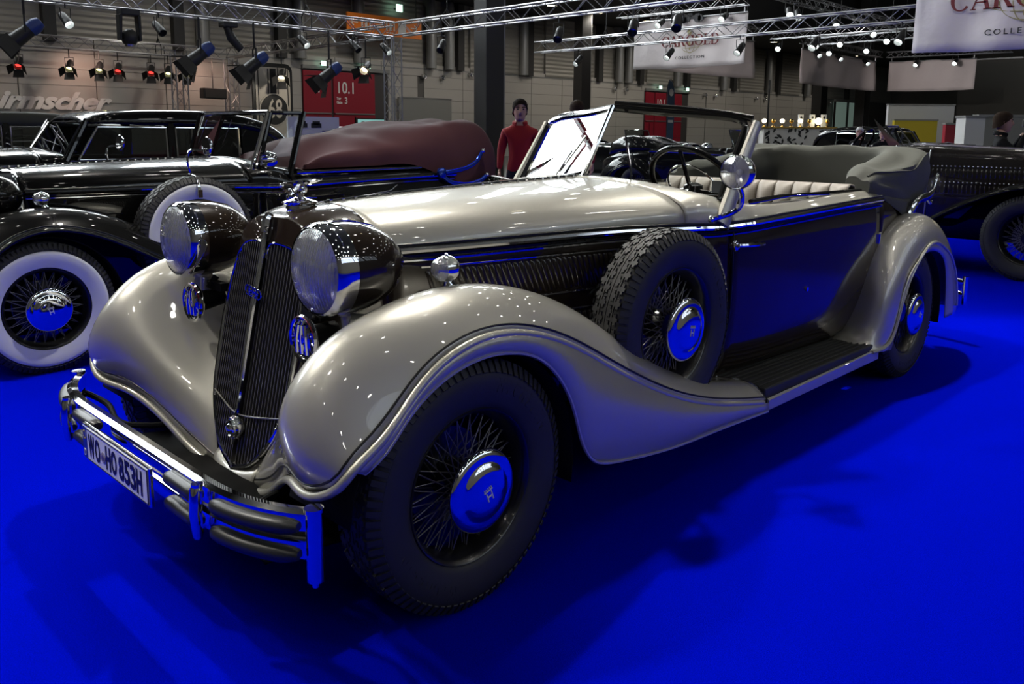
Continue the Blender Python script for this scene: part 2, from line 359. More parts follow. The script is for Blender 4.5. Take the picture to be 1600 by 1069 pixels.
# orange direction sign
mat('sign_orange', (.56, .13, .008), .5, emit=((.9, .25, .02), .06))
so_ = thing('direction_sign', 'orange hanging sign with toilet pictograms and arrows', 'sign', (XW + 1.3, 22.4, 5.66))
MB().box((0, 0, .43), (.10, 4.15, .86)).build('board', 'sign_orange', so_, smooth=False)
for y in (-1.8, 1.8): MB().cyl((0, y, .86), (0, y, 2.15), .02, 6).build('hanger', 'dark_steel', so_)
def picto(y, z, kind):
    g = MB()
    if kind == 'people':
        MB().box((.06, y, z), (.02, .50, .46)).build('pictogram_tile', 'white_print', so_, smooth=False)
        for k in (-.12, .12): g.box((.075, y + k, z - .02), (.02, .10, .20)); g.box((.075, y + k, z + .14), (.02, .07, .07)); g.box((.075, y + k - .025, z - .17), (.02, .035, .10)); g.box((.075, y + k + .025, z - .17), (.02, .035, .10))
        g.build('pictogram_figures', 'sign_orange', so_, smooth=False)['kind'] = 'stuff'
        h = MB()
        for k in range(5): h.box((.06, y - .2 + k * .1, z - .32), (.02, .06, .06))
        h.build('caption', 'white_print', so_, smooth=False)['kind'] = 'stuff'
    elif kind == 'blank': MB().box((.06, y, z), (.02, .44, .56)).build('pictogram_tile', 'white_print', so_, smooth=False)
    else:
        s = 1 if kind == 'right' else -1
        g.box((.06, y, z), (.02, .36, .045)); 
        for q in (-1, 1): g.box((.06, y + s * .11, z + q * .07), (.02, .22, .045), rotm('X', -s * q * .75))
        g.build('arrow', 'white_print', so_, smooth=False)
picto(-1.72, .46, 'left'); picto(-1.1, .47, 'people'); picto(.25, .47, 'people'); picto(.92, .44, 'blank'); picto(1.62, .46, 'right')
# striped board with the number 68
b68 = thing('display_board', 'upright cream board with black border, stripes and a round 68', 'board', (-26, 14.6, 0))
R_ = Matrix.Translation((-26, 14.6, 0)) 
def rrect(w, h, r, z0):
    P_ = []
    for cx, cz, a0 in ((w / 2 - r, z0 + h - r, 0), (-w / 2 + r, z0 + h - r, PI / 2)):
        for k in range(7): P_.append((cx + r * math.cos(a0 + k * PI / 12), cz + r * math.sin(a0 + k * PI / 12)))
    return P_ + [(-w / 2, z0), (w / 2, z0)]
mat('cream_board', (.50, .46, .40), .6)
MB().prism(rrect(1.62, 3.80, .28, 0), -.04, .04, 'x').build('border', 'black_print', b68, smooth=False)
MB().prism(rrect(1.40, 3.60, .2, .05), .041, .06, 'x').build('face', 'cream_board', b68, smooth=False)
for y, w in ((0, .24), (-.20, .035), (.20, .035), (-.60, .03), (.60, .03)): MB().box((.065, y, 3.0 if abs(y) < .5 else 1.85), (.02, w, 1.2 if abs(y) < .5 else 3.5)).build('stripe', 'black_print', b68, smooth=False)
MB().lathe([(0, .09), (.60, .09), (.60, .06)], 36, (0, 0, 2.12), 'x').build('round_ground', 'cream_board', b68); MB().lathe([(0, .10), (.55, .10), (.55, .06)], 36, (0, 0, 2.12), 'x').build('round_badge', 'black_print', b68)
g_ = text_mb('68', .95, .02, .62, offset=.012).xf(Matrix.Translation((.115, .03, 2.12)) @ Matrix.Rotation(PI / 2, 4, 'Z')); g_.build('number', 'cream_board', b68, smooth=False)
# ------------------------------------------------------------------ wheel meshes (axis X, outer face +X, centre at origin), shared by all wheels
WR = .385
def tire_meshes(white=False):
    out = {}
    prof = [(.228, .055), (.236, .070), (.255, .078), (.285, .0855), (.315, .088), (.338, .084), (.352, .078), (.364, .069),
            (.3725, .055), (.3765, .030), (.378, 0)]
    full = prof + [(r, -h) for r, h in prof[-2::-1]]
    t = MB().lathe(full, 72, axis='x'); t.lathe([(.228, -.055), (.228, .055)], 72, axis='x'); out['tire'] = t.mesh('tire')
    tr = MB()
    N = 84
    for s in (1, -1):
        for k in range(N):            # shoulder ribs
            a = 2 * PI * k / N; w = .6 * PI / N
            V = []
            for (r, h) in ((.342, .0855), (.374, .0640), (.379, .0665), (.345, .0875)):
                for da in (-w, w): V.append((s * h, r * math.cos(a + da), r * math.sin(a + da)))
            tr.add(V, [(0, 1, 3, 2), (2, 3, 5, 4), (4, 5, 7, 6), (6, 7, 1, 0), (0, 2, 4, 6), (1, 7, 5, 3)])
    NB = 42
    for row, (h0, h1) in enumerate(((-.058, -.034), (-.028, -.008), (.008, .028), (.034, .058))):
        for k in range(NB):           # notched tread blocks
            a0 = 2 * PI * (k + .5 * (row % 2)) / NB; st = PI / NB
            star = [(-.8, -.35), (-.35, -.4), (-.25, -1), (.25, -1), (.35, -.4), (.8, -.35), (.62, 0), (.8, .45), (.3, .4), (.2, 1), (-.2, 1), (-.3, .4), (-.8, .45), (-.62, 0)]
            V = []
            for rr in (.372, .3835 - abs(h0 + h1) * .03):
                for (p, q) in star:
                    hh = (h0 + h1) / 2 + q * (h1 - h0) * .55; a = a0 + p * st
                    V.append((hh, rr * math.cos(a), rr * math.sin(a)))
            n = len(star)
            tr.add(V, [tuple(range(n, 2 * n))] + [(i, (i + 1) % n, (i + 1) % n + n, i + n) for i in range(n)])
    for h in (0, .031, -.031):
        tr.lathe([(.372, h - .0035), (.3805, h - .003), (.3805, h + .003), (.372, h + .0035)], 72, axis='x')
    out['tread'] = tr.mesh('tread', smooth=False, fix=False)
    rm = MB().lathe([(.228, .060), (.236, .068), (.233, .073), (.226, .070), (.219, .052), (.208, .030), (.206, 0), (.208, -.03), (.219, -.052), (.233, -.07), (.228, -.05)], 60, axis='x')
    rm.lathe([(.0, .035), (.055, .035), (.062, .02), (.062, -.05), (.10, -.055), (.15, -.055), (.15, -.075), (0, -.075)], 40, axis='x')   # hub shell and brake drum
    out['rim'] = rm.mesh('rim')
    sp = MB(); NS = 24
    for k in range(NS):
        a = 2 * PI * k / NS
        for (h0, h1, r0, tw) in ((.036, .018, .058, .42), (.036, .012, .058, -.42), (-.03, .0, .064, .30)):
            b = a + tw + (.1 if h0 < 0 else 0)
            sp.tube([(h0, r0 * math.cos(b), r0 * math.sin(b)), (h1, .208 * math.cos(a), .208 * math.sin(a))], .0021, 5, caps=False)
    out['spokes'] = sp.mesh('spokes', fix=False)
    hc = MB().lathe([(.119, .098), (.125, .105), (.1245, .111), (.118, .117), (.105, .121), (.092, .1215), (.086, .1225), (.080, .128), (.062, .134), (.038, .1375), (.0, .138)], 56, axis='x')
    out['hub_cap'] = hc.mesh('hub_cap')
    em = MB()   # raised monogram on the cap: a crowned letter shape
    for (y, z, dy, dz) in ((-.014, -.012, .005, .040), (.014, -.012, .005, .040), (0, -.012, .03, .005), (0, .016, .05, .004)):
        em.box((.137, y, z), (.005, dy, dz))
    for k in range(5): em.box((.137, -.02 + .01 * k, .024), (.004, .004, .012))
    em.v = [(x, y * .68, z * .68) for x, y, z in em.v]
    out['emblem'] = em.mesh('emblem', smooth=False)
    lt = MB()   # raised sidewall lettering
    for start in (0.9,):
        word = 'MICHELIN'
        for i, ch in enumerate(word):
            g = text_mb(ch, .062, .004, .62)
            a = start - i * .115
            for (x, y, z) in g.v: pass
            V = []
            for (x, y, z) in g.v:
                r = .305 + z; aa = a - x / .30
                V.append((.0875 - (r - .305) ** 2 * 4 - y * .5, r * -math.cos(aa) * -1, r * math.sin(aa)))
            lt.add(V, g.f)
    lt.v = [(x, y, z) for x, y, z in lt.v]
    out['raised_lettering'] = lt.mesh('raised_lettering', smooth=False)
    if white:
        ww = MB().lathe([(.240, .0765), (.255, .0805), (.285, .0885), (.315, .0905), (.332, .0885), (.334, .086)], 72, axis='x')
        out['whitewall'] = ww.mesh('whitewall')
    return out
WM = tire_meshes(True)
WHEEL_MAT = dict(tire='rubber', tread='rubber', rim='wheel_black', spokes='spoke_steel', hub_cap='chrome', emblem='whitewall', raised_lettering='rubber', whitewall='whitewall')  # emblem white stands in for the reflection in its chrome lines
for k_, me_ in WM.items():
    me_.materials.append(M[WHEEL_MAT[k_]])
    if k_ in ('tire', 'rim', 'hub_cap', 'whitewall'): me_.set_sharp_from_angle(angle=math.radians(50))
def wheel(root, loc, side=1, parts=('tread', 'raised_lettering', 'rim', 'spokes', 'hub_cap', 'emblem'), rz=0, spin=0.0, label=None, scale=1):
    w = bpy.data.objects.new('wheel', WM['tire']); COL.objects.link(w); w.parent = root
    w.location = loc; w.rotation_euler = (spin, 0, (0 if side > 0 else PI) + rz); w.scale = (scale,) * 3
    if label: w['label'] = label
    seen = []
    for p in parts + (('raised_lettering',) if 'raised_lettering' in parts else ()):
        o = bpy.data.objects.new(p, WM[p]); COL.objects.link(o); o.parent = w
        if p == 'raised_lettering' and seen.count(p): o.rotation_euler = (PI, 0, 0)
        seen.append(p)
        if p == 'spokes': o['kind'] = 'stuff'
    return w
# ------------------------------------------------------------------ the cabriolet in front: +X its left side, -Y its front
FF = [  # front fender control grid, rows nose -> running board, columns inner -> outer edge
 [(.12, -.325, .262), (.31, -.355, .325), (.53, -.42, .452), (.71, -.475, .482), (.835, -.470, .520)],
 [(.17, -.290, .380), (.37, -.360, .520), (.60, -.485, .640), (.75, -.512, .610), (.862, -.435, .578)],
 [(.24, -.200, .520), (.43, -.265, .640), (.63, -.415, .800), (.775, -.395, .755), (.868, -.325, .655)],
 [(.29, -.080, .580), (.46, -.150, .730), (.64, -.260, .893), (.780, -.235, .865), (.870, -.195, .775)],
 [(.33, .060, .620), (.49, .000, .800), (.64, .000, .945), (.785, .010, .925), (.870, .025, .849)],
 [(.38, .260, .630), (.52, .270, .790), (.65, .300, .918), (.785, .305, .888), (.870, .310, .792)],
 [(.42, .620, .560), (.55, .620, .690), (.66, .630, .790), (.785, .610, .755), (.870, .590, .648)],
 [(.48, 1.00, .450), (.58, 1.00, .520), (.67, 1.00, .570), (.785, .985, .540), (.870, .970, .463)],
 [(.54, 1.35, .345), (.61, 1.35, .375), (.69, 1.35, .405), (.785, 1.34, .403), (.870, 1.33, .348)],
 [(.56, 1.70, .310), (.62, 1.70, .318), (.70, 1.70, .326), (.800, 1.70, .322), (.870, 1.70, .272)]]
SKIRT = [(-.40, .551), (-.337, .595), (-.285, .652), (-.207, .716), (-.112, .76), (.011, .783), (.116, .775), (.215, .745), (.291, .692), (.352, .622), (.404, .523),
         (.439, .426), (.474, .366), (.512, .330), (.567, .308), (.70, .284), (.969, .253), (1.268, .241), (1.70, .221)]
def flipx(G, s): G = G.copy(); G[..., 0] *= s; return G
def front_fender(root, s, P):
    G = surf(FF, 70, 30); G = flipx(G, s)
    f = MB().grid(G).build('front_fender', P['light'], root, solid=.004, sharp=0)
    edge = np.concatenate([G[0, ::2], G[2:, -1]])
    e2 = edge.copy(); e2[:, 2] -= .012; e2[:15, 1] -= .004; e2[:, 0] += s * .004
    MB().tube(curve(e2[::3], 90), .0135, 10).build('rolled_edge', P['light'], f)
    inner = np.concatenate([G[1, ::2], G[3:, -2]]); inner = curve(inner[::3], 90)
    nrm = inner.copy(); nrm[:, 0] += s * .004
    MB().tube(nrm, .0034, 6).build('edge_seam', 'seam_black', f)
    if P.get('skirt', True):
        eb = e2[15:]; o = np.argsort(eb[:, 1]); yb, zb = eb[o, 1], eb[o, 2]
        sk = V3(SKIRT); ys = np.concatenate([np.linspace(-.455, -.40, 6), np.linspace(-.39, .27, 26), np.linspace(.28, .60, 34), np.linspace(.62, 1.70, 28)])
        tk = knots(sk); dense = spline1(sk, tk, np.linspace(0, tk[-1], 400)); dense = dense[np.argsort(dense[:, 0])]
        zs = np.interp(ys, dense[:, 0], dense[:, 1]); zt = np.interp(ys, yb, zb); zs = np.where(ys < -.40, zt + (zs - zt) * np.clip((ys + .455) / .055, 0, 1), zs)
        S = np.array([[(s * (.873 + .013 * min(1, max(0, (y + .455) / .16)) - (.008 if k == 0 else 0)), y, a + (b - a) * k) for k in (0, .04, .5, 1)] for y, a, b in zip(ys, zs, zt)])
        MB().grid(S).build('fender_skirt', P['light'], f, solid=.006, sharp=0)
        lip = np.stack([s * (.870 + .012 * np.clip((ys + .455) / .16, 0, 1)), ys, zs], -1)
        MB().tube(lip, .006 * np.clip((ys + .46) / .12, .15, 1), 6).build('skirt_lip', P['light'], f)
    # dark inner wheel well
    wl = MB()
    W_ = np.array([[(s * x, .44 * math.cos(a) * 1.0 + .0, .36 + .44 * math.sin(a)) for x in (.56, .85)] for a in np.linspace(-.2, PI - .1, 20)])
    wl.grid(W_); wl.build('wheel_well', 'chassis_black', f, solid=.004)
    # rear end of the fender with its bright strip
    cap = G[-1, 8:]; MB().tube(cap, .006, 6).build('end_trim', 'chrome', f)
    MB().add(list(G[-1, 6:]) + [(s * .87, 1.70, .24), (s * .60, 1.70, .24)], [tuple(range(len(G[-1, 6:]) + 2))]).build('end_plate', P['light'], f)
    return f
RF = [  # rear fender: rows from running board over the wheel to the tail; columns inner, crown, shoulder, edge
 [(.62, 2.86, .300), (.69, 2.86, .302), (.77, 2.86, .290), (.842, 2.90, .255)],
 [(.62, 2.95, .320), (.70, 2.945, .332), (.80, 2.945, .318), (.858, 3.03, .262)],
 [(.62, 3.03, .450), (.71, 3.015, .455), (.825, 3.015, .445), (.866, 3.135, .340)],
 [(.62, 3.10, .620), (.72, 3.08, .620), (.828, 3.085, .600), (.866, 3.235, .525)],
 [(.62, 3.24, .790), (.72, 3.22, .795), (.812, 3.27, .758), (.860, 3.420, .690)],
 [(.63, 3.46, .900), (.72, 3.44, .910), (.812, 3.48, .868), (.860, 3.640, .785)],
 [(.63, 3.70, .935), (.72, 3.70, .950), (.81, 3.74, .900), (.860, 3.860, .735)],
 [(.63, 4.00, .860), (.71, 4.03, .865), (.80, 4.02, .810), (.858, 4.04, .630)],
 [(.63, 4.24, .620), (.71, 4.27, .620), (.795, 4.25, .590), (.852, 4.17, .450)],
 [(.63, 4.34, .290), (.71, 4.37, .290), (.79, 4.35, .290), (.845, 4.23, .290)]]
def rear_fender(root, s, P):
    G = flipx(surf(RF, 60, 24), s)
    f = MB().grid(G).build('rear_fender', P['light'], root, solid=.004, sharp=0)
    e = G[:, -1].copy(); e[:, 0] += s * .004
    MB().tube(curve(e[::3], 70), .010, 8).build('rolled_edge', P['light'], f)
    op = [(3.115, .235), (3.150, .30), (3.165, .40), (3.205, .52), (3.285, .625), (3.42, .705), (3.60, .738), (3.78, .708), (3.885, .63), (3.935, .50), (3.955, .38), (3.965, .285)]
    o = curve([(y, z, 0) for y, z in op], 60); e2 = curve(e, 60)
    S = np.array([[(s * .866, a[0], a[1]), (s * .868, (a[0] + b[1]) / 2, (a[1] + b[2]) / 2), tuple(b)] for a, b in zip(o, e2)])
    MB().grid(S).build('fender_skirt', P['light'], f, solid=.005, sharp=0)
    W_ = np.array([[(s * x, 3.52 + .42 * math.cos(a), .34 + .42 * math.sin(a)) for x in (.50, .84)] for a in np.linspace(-.2, PI + .2, 20)])
    MB().grid(W_).build('wheel_well', 'chassis_black', f, solid=.004)
    return f
BELT = [(.318, .07, 1.010), (.38, .30, 1.012), (.43, .57, 1.014), (.482, .89, 1.016), (.53, 1.12, 1.016), (.60, 1.40, 1.010), (.655, 1.60, 1.004), (.685, 1.82, 1.010), (.705, 2.3, 1.026), (.705, 2.8, 1.038), (.70, 3.25, 1.046)]
def belt_at(y):
    B = V3(BELT); return np.interp(y, B[:, 1], B[:, 0]), np.interp(y, B[:, 1], B[:, 2])
def bonnet(root, P):
    rows = []
    for y, zt in ((.055, 1.158), (.30, 1.172), (.65, 1.186), (1.05, 1.198), (1.42, 1.208)):
        w, zb = belt_at(max(y, .07))
        half = [(0, zt), (.30, zt - .006), (.58, zt - .022), (.80, zt - .052), (.93, zt - .092), (.99, zt - .135 if zt - .135 > zb + .01 else zb + .012), (1.0, zb)]
        rows.append([(-a * w, y, z) for a, z in half[:0:-1]] + [(a * w, y, z) for a, z in half])
    G = surf(rows, 30, 49)
    b = MB().grid(G).build('bonnet', P['light'], root, solid=.004, sharp=0)
    MB().tube(G[:, 24] + V3((0, 0, .003)), .007, 8).build('hinge_rod', 'chrome', b)
    hk = MB()
    for k in range(26):
        p = G[0, 24] + (G[-1, 24] - G[0, 24]) * (k + .5) / 26; hk.box(p + V3((0, 0, .006)), (.020, .012, .012))
    hk.build('hinge_knuckles', 'chrome', b)
    return b
def bonnet_side(root, s, P):
    ys = np.linspace(.07, 1.50, 20); G = []
    for y in ys:
        w, zb = belt_at(y); G.append([(s * (w + dw), y, z) for dw, z in ((0, zb), (.004, .93), (.006, .80), (.004, .66), (-.005, .50), (-.02, .36))])
    b = MB().grid(surf(G, 20, 14)).build('bonnet_side', P['dark'], root, solid=.004, sharp=0)
    if not P.get('louvers', True): return b
    lv = MB()   # one louver: a raised slanted scoop
    pr = [(-.011, 0), (-.008, .0045), (.004, .011), (.0085, .0035), (.010, 0)]
    rows = []
    for t, k in ((0, .1), (.06, 1), (.94, 1), (1, .1)): rows.append([(q * k, p + t * -.042, t * .128) for p, q in pr])
    lv.grid(V3(rows)); me = lv.mesh('louver'); me.materials.append(M[P['dark']])
    for y0, n, z0, dy, sc in ((.245, 37, .818, .0252, 1), (.50, 30, .60, .0252, 1)):
        for k in range(n):
            y = y0 + k * dy; w, _ = belt_at(y); slope = (belt_at(y + .05)[0] - belt_at(y - .05)[0]) / .1
            o = bpy.data.objects.new('louver', me); COL.objects.link(o); o.parent = b
            o.location = (s * (w + .006), y + .02, z0); o.scale = (s, 1, 1); o.rotation_euler = (0, 0, -s * math.atan(slope))
        for z in (z0 - .010, z0 + .138):
            pth = [(s * (belt_at(y)[0] + .009), y, z + 0 * y) for y in np.linspace(y0 - (.045 if z > z0 else -.02), y0 + n * dy - (.02 if z > z0 else -.03), 16)]
            MB().tube(pth, .0045, 6).build('louver_trim', 'chrome', b)
    return b
def body(root, P):
    # cowl between bonnet and doors
    rows = []
    for y, zt, k in ((1.42, 1.208, 0), (1.48, 1.212, .2), (1.60, 1.200, .6), (1.72, 1.165, 1)):
        w, zb = belt_at(y)
        half = [(0, zt), (.30, zt - .006), (.58, zt - .022), (.80, zt - .05 + .012 * k), (.93, zt - .086 + .03 * k), (.985, max(zb + .03, zt - .12)), (1.0, zb)]
        rows.append([(-a * w, y, z) for a, z in half[:0:-1]] + [(a * w, y, z) for a, z in half])
    MB().grid(surf(rows, 14, 49)).build('cowl', P['light'], root, solid=.006, sharp=0)
    for s in (1, -1):
        # cowl side below the belt
        G = []
        for y in (1.50, 1.56, 1.62, 1.68):
            w, zb = belt_at(y); G.append([(s * (w + d), y, z) for d, z in ((0, zb), (.006, .9), (.008, .75), (.0, .58), (-.03, .44), (-.055, .33))])
        MB().grid(surf(G, 8, 20)).build('cowl_side', P['dark'], root, solid=.006, sharp=0)
        # door: dark lower panel and pale upper strip
        G = []
        for y in (1.69, 1.9, 2.2, 2.6, 2.95, 3.22):
            w, zb = belt_at(y); k = max(0, (y - 2.95) / .27)
            G.append([(s * (w + d), y - k * .0, z + k * kz) for d, z, kz in ((0, zb, 0), (.010, .90, 0), (.012, .74, .0), (.004, .56, .03), (-.02, .43, .06), (-.05, .335, .09))])
        d = MB().grid(surf(G, 30, 24)).build('door', P['dark'], root, solid=.02, sharp=0)
        G = []
        for y in (1.60, 1.72, 2.0, 2.6, 3.25):
            w, zb = belt_at(y); zt = np.interp(y, (1.6, 1.72, 2.0, 3.25), (1.105, 1.100, 1.088, 1.096))
            G.append([(s * w, y, zb), (s * (w - .004), y, zb + .02), (s * (w - .03), y, zt - .018), (s * (w - .052), y, zt), (s * (w - .10), y, zt - .004), (s * (w - .12), y, zt - .06)])
        MB().grid(surf(G, 24, 16)).build('door_cap', P['light'], d, solid=.004, sharp=0)
        rail = [(s * (belt_at(y)[0] - .085), y, np.interp(y, (1.9, 2.2, 3.2), (1.10, 1.112, 1.10))) for y in np.linspace(1.95, 3.22, 20)]
        MB().tube(rail, .011, 8).build('sill_rail', 'black_paint', d)
        rl = [(s * (belt_at(y)[0] - .065), y, np.interp(y, (1.9, 2.3, 2.7), (1.094, 1.115, 1.102))) for y in np.linspace(1.9, 2.7, 14)]
        MB().tube(rl, .005, 6).build('sill_trim', 'chrome', d)
        h = MB(); h.ball((s * .722, 1.635, .935), .017, 10, 8, (1, 1, 1.5)); h.tube(curve([(s * .735, 1.635, .938), (s * .745, 1.70, .935), (s * .742, 1.80, .930), (s * .735, 1.86, .926)], 12), [.010] * 4 + [.011] * 5 + [.008] * 3, 8)
        h.cyl((s * .70, 1.635, .935), (s * .738, 1.635, .937), .012); h.build('door_handle', 'chrome', d)
        kh = MB(); kh.cyl((s * .714, 2.35, .655), (s * .722, 2.35, .655), .011, 12); kh.build('lock_barrel', 'chrome', d)
        for zc in (.47, .80):
            hg = MB(); hg.tube([(s * .702, 3.235, zc - .055), (s * .702, 3.235, zc + .055)], .014, 10); hg.box((s * .695, 3.235, zc + .06), (.03, .04, .012)); hg.box((s * .695, 3.235, zc - .06), (.03, .04, .012))
            hg.build('door_hinge', 'chrome', d)
        # quarter panel and tail
        G = []
        for y, w, zt, zl in ((3.23, .70, 1.046, .42), (3.5, .69, 1.03, .45), (3.9, .64, .98, .42), (4.25, .54, .90, .38), (4.5, .36, .80, .36), (4.58, .0, .74, .36)):
            G.append([(s * w * .86, y, zt + .03), (s * w * .97, y, zt), (s * (w + .004), y, zt - .10), (s * w, y, (zt + zl) / 2), (s * w * .95, y + .02, zl)])
        MB().grid(surf(G, 26, 16)).build('quarter_panel', P['dark'], root, solid=.006, sharp=0)
        # belt moulding: chrome over dark over chrome
        pb = [(s * (belt_at(y)[0] + .007), y, belt_at(y)[1]) for y in np.linspace(.075, 3.24, 50)]
        pb = V3(pb)
        m1 = MB().tube(pb + V3((0, 0, .006)), .0125, 8, flat=1).build('belt_moulding', 'chrome', root)
        MB().tube(pb + V3((-s * .004, 0, .024)), .006, 6).build('moulding_line', 'seam_black', m1)
        MB().tube(pb + V3((-s * .004, 0, -.014)), .009, 6).build('moulding_line', 'black_paint', m1)
        MB().tube(pb + V3((-s * .002, 0, -.030)), .006, 6).build('lower_bead', 'chrome', m1)
        seam = [(s * (belt_at(1.69)[0] + d), 1.69 - max(0, z - .98) * -.15, z) for d, z in ((-.03, 1.09), (.006, 1.0), (.013, .9), (.015, .75), (.006, .58), (-.02, .44), (-.05, .34))]
        MB().tube(curve(seam, 24), .0035, 6).build('door_seam', 'seam_black', d)
        # running board with rubber ribs and a pale edge
        rb = MB(); rb.hexa([(s * .56, 1.70, .235), (s * .87, 1.70, .235), (s * .835, 2.99, .232), (s * .60, 2.99, .232), (s * .56, 1.70, .318), (s * .862, 1.70, .318), (s * .828, 2.99, .288), (s * .60, 2.99, .300)])
        r = rb.build('running_board', 'step_rubber', root, smooth=False, bevel=.008)
        for k in range(7):
            u = (k + .5) / 7; a = V3((s * (.60 + .24 * u), 1.71, .319)); b = V3((s * (.625 + .185 * u), 2.98, .2985 - .009 * u))
            MB().tube([a, b], .0055, 6, flat=.8).build('rubber_rib', 'step_rubber', r)
        MB().hexa([(s * .872, 1.705, .215), (s * .882, 1.705, .225), (s * .848, 2.985, .205), (s * .838, 2.985, .195), (s * .872, 1.705, .275), (s * .882, 1.705, .268), (s * .848, 2.985, .256), (s * .838, 2.985, .260)]).build('board_edge', P['light'], r, smooth=False)
        MB().tube([(s * .596, 1.71, .322), (s * .622, 2.97, .302)], .005, 6).build('board_trim', 'chrome_soft', r)
        sl = MB(); sl.hexa([(s * .55, 1.66, .30), (s * .612, 1.66, .30), (s * .625, 3.0, .29), (s * .55, 3.0, .29), (s * .55, 1.66, .36), (s * .622, 1.66, .36), (s * .642, 3.0, .35), (s * .55, 3.0, .35)]); sl.build('sill', P['dark'], root, smooth=False, bevel=.01)
    # floor, dash, bulkheads
    MB().box((0, 2.6, .36), (1.2, 3.4, .05)).build('floor_pan', 'chassis_black', root, smooth=False)
    MB().box((0, 1.7, .23), (.8, 3.8, .16)).build('chassis_frame', 'chassis_black', root, smooth=False, bevel=.02)
    MB().box((0, .3, .42), (.62, .9, .34)).build('engine_tray', 'chassis_black', root, smooth=False, bevel=.02)
    D = surf([[(x, 1.66 + .10 * (x / .6) ** 2 + dy, z) for x in (-.62, -.3, 0, .3, .62)] for dy, z in ((.0, 1.14), (.05, 1.13), (.09, 1.09), (.10, .95), (.06, .86))], 12, 16)
    MB().grid(D).build('dashboard', 'wood_dash', root, solid=.01, sharp=0)
def windscreen(root, P):
    f = MB(); B0, T0 = V3((0, 1.478, 1.212)), V3((0, 1.690, 1.528))
    fr = None
    for s in (1, -1):
        B1, T1 = V3((s * .615, 1.665, 1.118)), V3((s * .600, 1.900, 1.468))
        def q(u, v):
            return (B0 * (1 - u) + B1 * u) * (1 - v) + (T0 * (1 - u) + T1 * u) * v
        if fr is None:
            fr = MB(); fr.tube([B0 + V3((0, -.008, -.01)), T0 + V3((0, -.008, .01))], .0125, 8); fr = fr.build('windscreen_frame', 'chrome', root)
        crn = [q(0, 0), q(1, 0), q(1, .90), q(.97, 1), q(0, 1)]
        top = [q(.0, 1.0), q(.5, 1.005), q(.94, 1.0), q(.985, .965), q(1.0, .9)]
        top = curve(top, 20)
        dark = P.get('frame_near', 'black_paint') if s > 0 else 'chrome'
        MB().tube(np.concatenate([[q(0, 1)], top[1:], [q(1, .5)], [q(1, 0)]]), .016, 8).build('pane_frame', dark, fr)
        MB().tube([q(0, -.03), q(.5, -.04), q(1, -.03)], .015, 8).build('pane_sill', dark, fr)
        if s > 0:
            MB().tube(curve([q(.0, 1.055), q(.4, 1.065), q(.8, 1.06), q(1.03, 1.03)], 12), .018, 8).build('header_rail', 'black_paint', fr)
        else:
            MB().tube(curve([q(.0, 1.04), q(.5, 1.045), q(.95, 1.04), q(1.03, .98)], 14), .009, 6).build('header_rail', 'black_paint', fr)
            MB().tube([q(.06, .05), q(.5, .045), q(.93, .05)], .008, 6).build('glass_channel', 'black_paint', fr)
        n_ = np.cross(B1 - B0, T0 - B0); n_ /= np.linalg.norm(n_)
        g = MB().add([q(.01, .0), q(.99, .0), q(.99, .93), q(.955, .99), q(.01, .99)], [(0, 1, 2, 3, 4)])
        g = g.build('glass_pane', 'glass', fr, smooth=False)
        # pillar in body colour
        pl = MB(); A = [q(1.035, -.28), q(1.035, .2), q(1.035, .6), q(1.04, .97)]; pth = curve(A, 12) + V3((s * .012, .018, 0))
        pl.tube(pth, np.linspace(.050, .030, 12), 10, flat=.62, up=(1, 0, 0)); pl.build('pillar', P['light'], fr)
        wp = MB(); a = q(.40, -.06) + V3((0, -.03, .0)); b = q(.30, .42) + V3((0, -.022, 0))
        wp.tube([a, b], .0035, 6); c0 = q(.30, .10) + V3((0, -.020, 0)); wp.tube([q(.36, .12) + V3((0, -.018, 0)), q(.20, .62) + V3((0, -.018, 0))], .005, 6); wp.ball(a, .010)
        wp.build('wiper', 'chrome', fr)
    return fr
